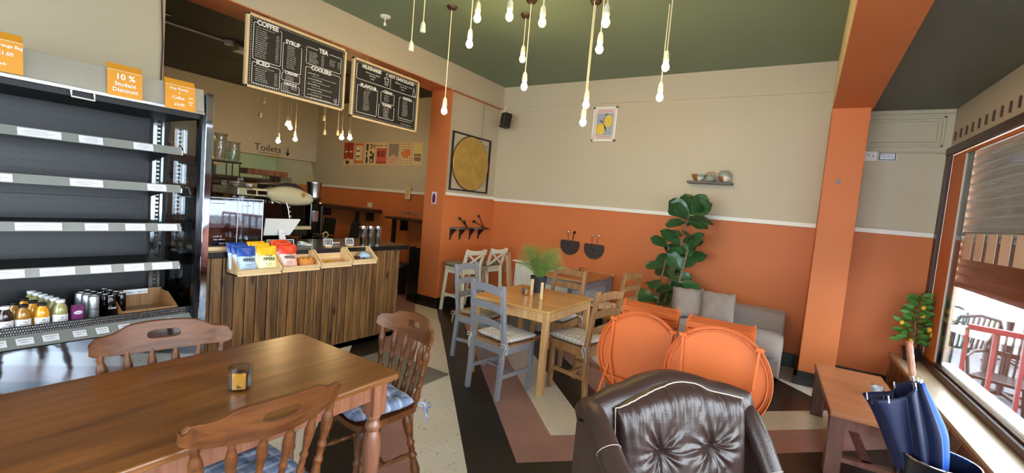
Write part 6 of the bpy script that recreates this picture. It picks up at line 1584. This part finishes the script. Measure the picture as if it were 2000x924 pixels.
for s in (-1, 1):
    q = MB(); pts = [Vector((s * .45, .10, .60)), Vector((s * .455, .085, .66)), Vector((s * .46, .05, .69)), Vector((s * .465, -.02, .69)), Vector((s * .47, -.10, .66)), Vector((s * .47, -.18, .61)), Vector((s * .47, -.26, .56)), Vector((s * .47, -.36, .51)), Vector((s * .47, -.50, .48)), Vector((s * .47, -.58, .46))]
    if s > 0: pts = [Vector((p.x - .035, p.y, p.z - .02 - max(0, .04 - p.y) * .75)) for p in pts]
    q.tube(pts, [.03, .048, .052, .052, .052, .052, .054, .056, .056, .04], 16); q.build('arm_roll', 'leather', t, smooth=70)
    q = MB(); k = 5; c = pts[k]; d_ = (pts[6] - pts[4]).normalized(); x_ = Vector((1, 0, 0)); y_ = d_.cross(x_)
    q.tube([c + (x_ * math.cos(j * PI / 12) + y_ * math.sin(j * PI / 12)) * .0535 for j in range(25)], .0016, 5); q.build('roll_seam', 'piping', t)
    q = MB(); q.prism([(.08, .10), (.08, .62), (-.02, .66 - (.06 if s > 0 else 0)), (-.18, .56 - (.16 if s > 0 else 0)), (-.36, .46 - (.24 if s > 0 else 0)), (-.56, .42 - (.28 if s > 0 else 0)), (-.56, .10)], (s * .46 - .04, 0, 0), (0, 1, 0), (0, 0, 1), .08); q.build('side_panel', 'leather', t, bev=.01)
q = MB(); soft(q, -.36, .36, -.58, .02, .18, .34); q.build('seat_cushion', 'leather', t, smooth=80)
q = MB(); q.box(-.42, .42, -.54, .10, .08, .22); q.build('base', 'leather', t, bev=.02)
for x in (-.34, .34):
    for y in (-.55, .06): q = MB(); q.lathe([(.02, 0), (.03, .08)], (x, y, 0), seg=12); q.build('foot', 'mahogany_dark', t)

# ---------------------------------------------------------------- coffee table, umbrella in its bin
t = thing('coffee_table', 'low reddish wooden coffee table with thick legs beside the window seat', 'table', (.475, 4.24, 0), .055)
q = MB(); q.box(-.235, .235, -.60, .62, .395, .43); q.build('tabletop', 'mahogany', t, bev=.006)
q = MB()
for s in (-1, 1): q.box(s * .20 - .012, s * .20 + .012, -.55, .57, .32, .395); q.box(-.20, .20, s * .55 - .012, s * .55 + .012, .32, .395)
q.build('apron', 'mahogany_dark', t)
for sx in (-1, 1):
    for sy in (-1, 1): q = MB(); q.box(sx * .185 - .045, sx * .185 + .045, sy * .545 - .045, sy * .545 + .045, 0, .395); q.build('leg', 'mahogany_dark', t, bev=.004)
q = MB(); q.bar((-.16, -.55, .12), (.16, -.55, .12), .06, .03); q.bar((-.16, .55, .12), (.16, .55, .12), .06, .03); q.bar((0, -.55, .12), (0, .55, .12), .05, .03); q.build('stretcher', 'mahogany_dark', t)
caddy('glass of sachets on the low coffee table, by the umbrella', .575, 4.24, .431, .04, .085, 2.2, 'label', 'label')
t = thing('umbrella_bin', 'black metal bin with heart-shaped cut-outs holding the umbrella', 'bin', (.70, 3.08, 0))
q = MB(); q.lathe([(.105, .002), (.150, .50), (.154, .505), (.154, .512), (.148, .512), (.104, .01), (.001, .008)], seg=36, cap=False); q.build('bin_body', P('black_coated_metal', (34, 36, 44), .35, .4), t, smooth=40)
q = MB(); q.tube([(.152 * math.cos(a * PI / 20), .152 * math.sin(a * PI / 20), .51) for a in range(41)], .005, 6); q.build('rim', 'chrome', t, smooth=60)
q = MB()
for k in range(9):
    a = k * 2 * PI / 9; c = Vector((math.cos(a), math.sin(a), 0)); F = FR(c * .144 + Vector((0, 0, .40)), (-math.sin(a), math.cos(a), 0), (0, 0, 1))
    q.raw([F @ Vector((p[0] * .018, p[1] * .018, .003)) for p in ((0, -1), (.9, .1), (.9, .7), (.4, .9), (0, .5), (-.4, .9), (-.9, .7), (-.9, .1))], [tuple(range(8))])
q.build('cut_out', 'blackgloss', t)
t = thing('umbrella', 'loosely closed navy and blue umbrella with a woven brown handle, stood in the black bin', 'umbrella', (.70, 3.08, .02))
tip = Vector((.02, -.01, 0)); top_ = Vector((-.165, .10, 1.02)); ax = (top_ - tip).normalized(); Lu = (top_ - tip).length
q = MB(); q.tube([tip, tip + ax * (Lu - .1)], .006, 8); q.build('shaft', 'chrome', t)
q = MB(); pts = [tip + ax * (Lu - .16 + .02 * k) for k in range(10)]; q.tube(pts, [.015 + .0018 * (k % 2) for k in range(9)] + [.02], 14); q.build('handle', WOOD('woven_handle', (130, 74, 44), (176, 112, 74), axis=2, scale=12), t, smooth=40)
X_ = Vector((1, 0, 0)); X_ = (X_ - ax * X_.dot(ax)).normalized(); Y_ = ax.cross(X_)
def umb_pt(f, a):
    """f 0 at the tip to 1 at the open hem; a angle"""
    lf = max(0, math.cos(a - PI - .25)) ** 1.5
    r = .012 + .078 * math.sin(min(1, f / .7) * PI / 2) ** 1.3 * (1 if f < .7 else 1 - .72 * (1 - lf) * ((f - .7) / .3) ** 1.2) + .10 * lf * f ** 3
    pleat = 1 + .28 * math.cos(8 * a + 1.2 * f) * min(1, f * 2)
    sag = 1
    h = Lu * (.02 + .795 * f) - .10 * lf * f ** 3
    return tip + ax * h + (X_ * math.cos(a) + Y_ * math.sin(a)) * r * pleat * sag
for nm, a0, a1, mt in (('canopy', .9, 2 * PI - .9, 'umb'), ('inner_panel', -.9, .9, 'umb_blue')):
    q = MB(); q.grid(lambda u, v: umb_pt(u, a0 + (a1 - a0) * v), 30, 80 if nm == 'canopy' else 30); q.build(nm, mt, t, smooth=70, solid=.002)
for k in range(8):
    a = k * PI / 4; p = umb_pt(1, a); q = MB(); q.tube([p - ax * .02, p + ax * .018], .0035, 6); q.build('rib_tip', 'label', t)
q = MB()
for k in range(7):
    a = PI - .5 + k * .13; p = umb_pt(.93, a) ; n_ = (X_ * math.cos(a) + Y_ * math.sin(a)); tn = (-X_ * math.sin(a) + Y_ * math.cos(a)); p = p + n_ * .004
    q.raw([p, p + tn * .012, p + tn * .012 + ax * .022, p + ax * .022], [(0, 1, 2, 3)])
q.build('lettering', 'label', t)
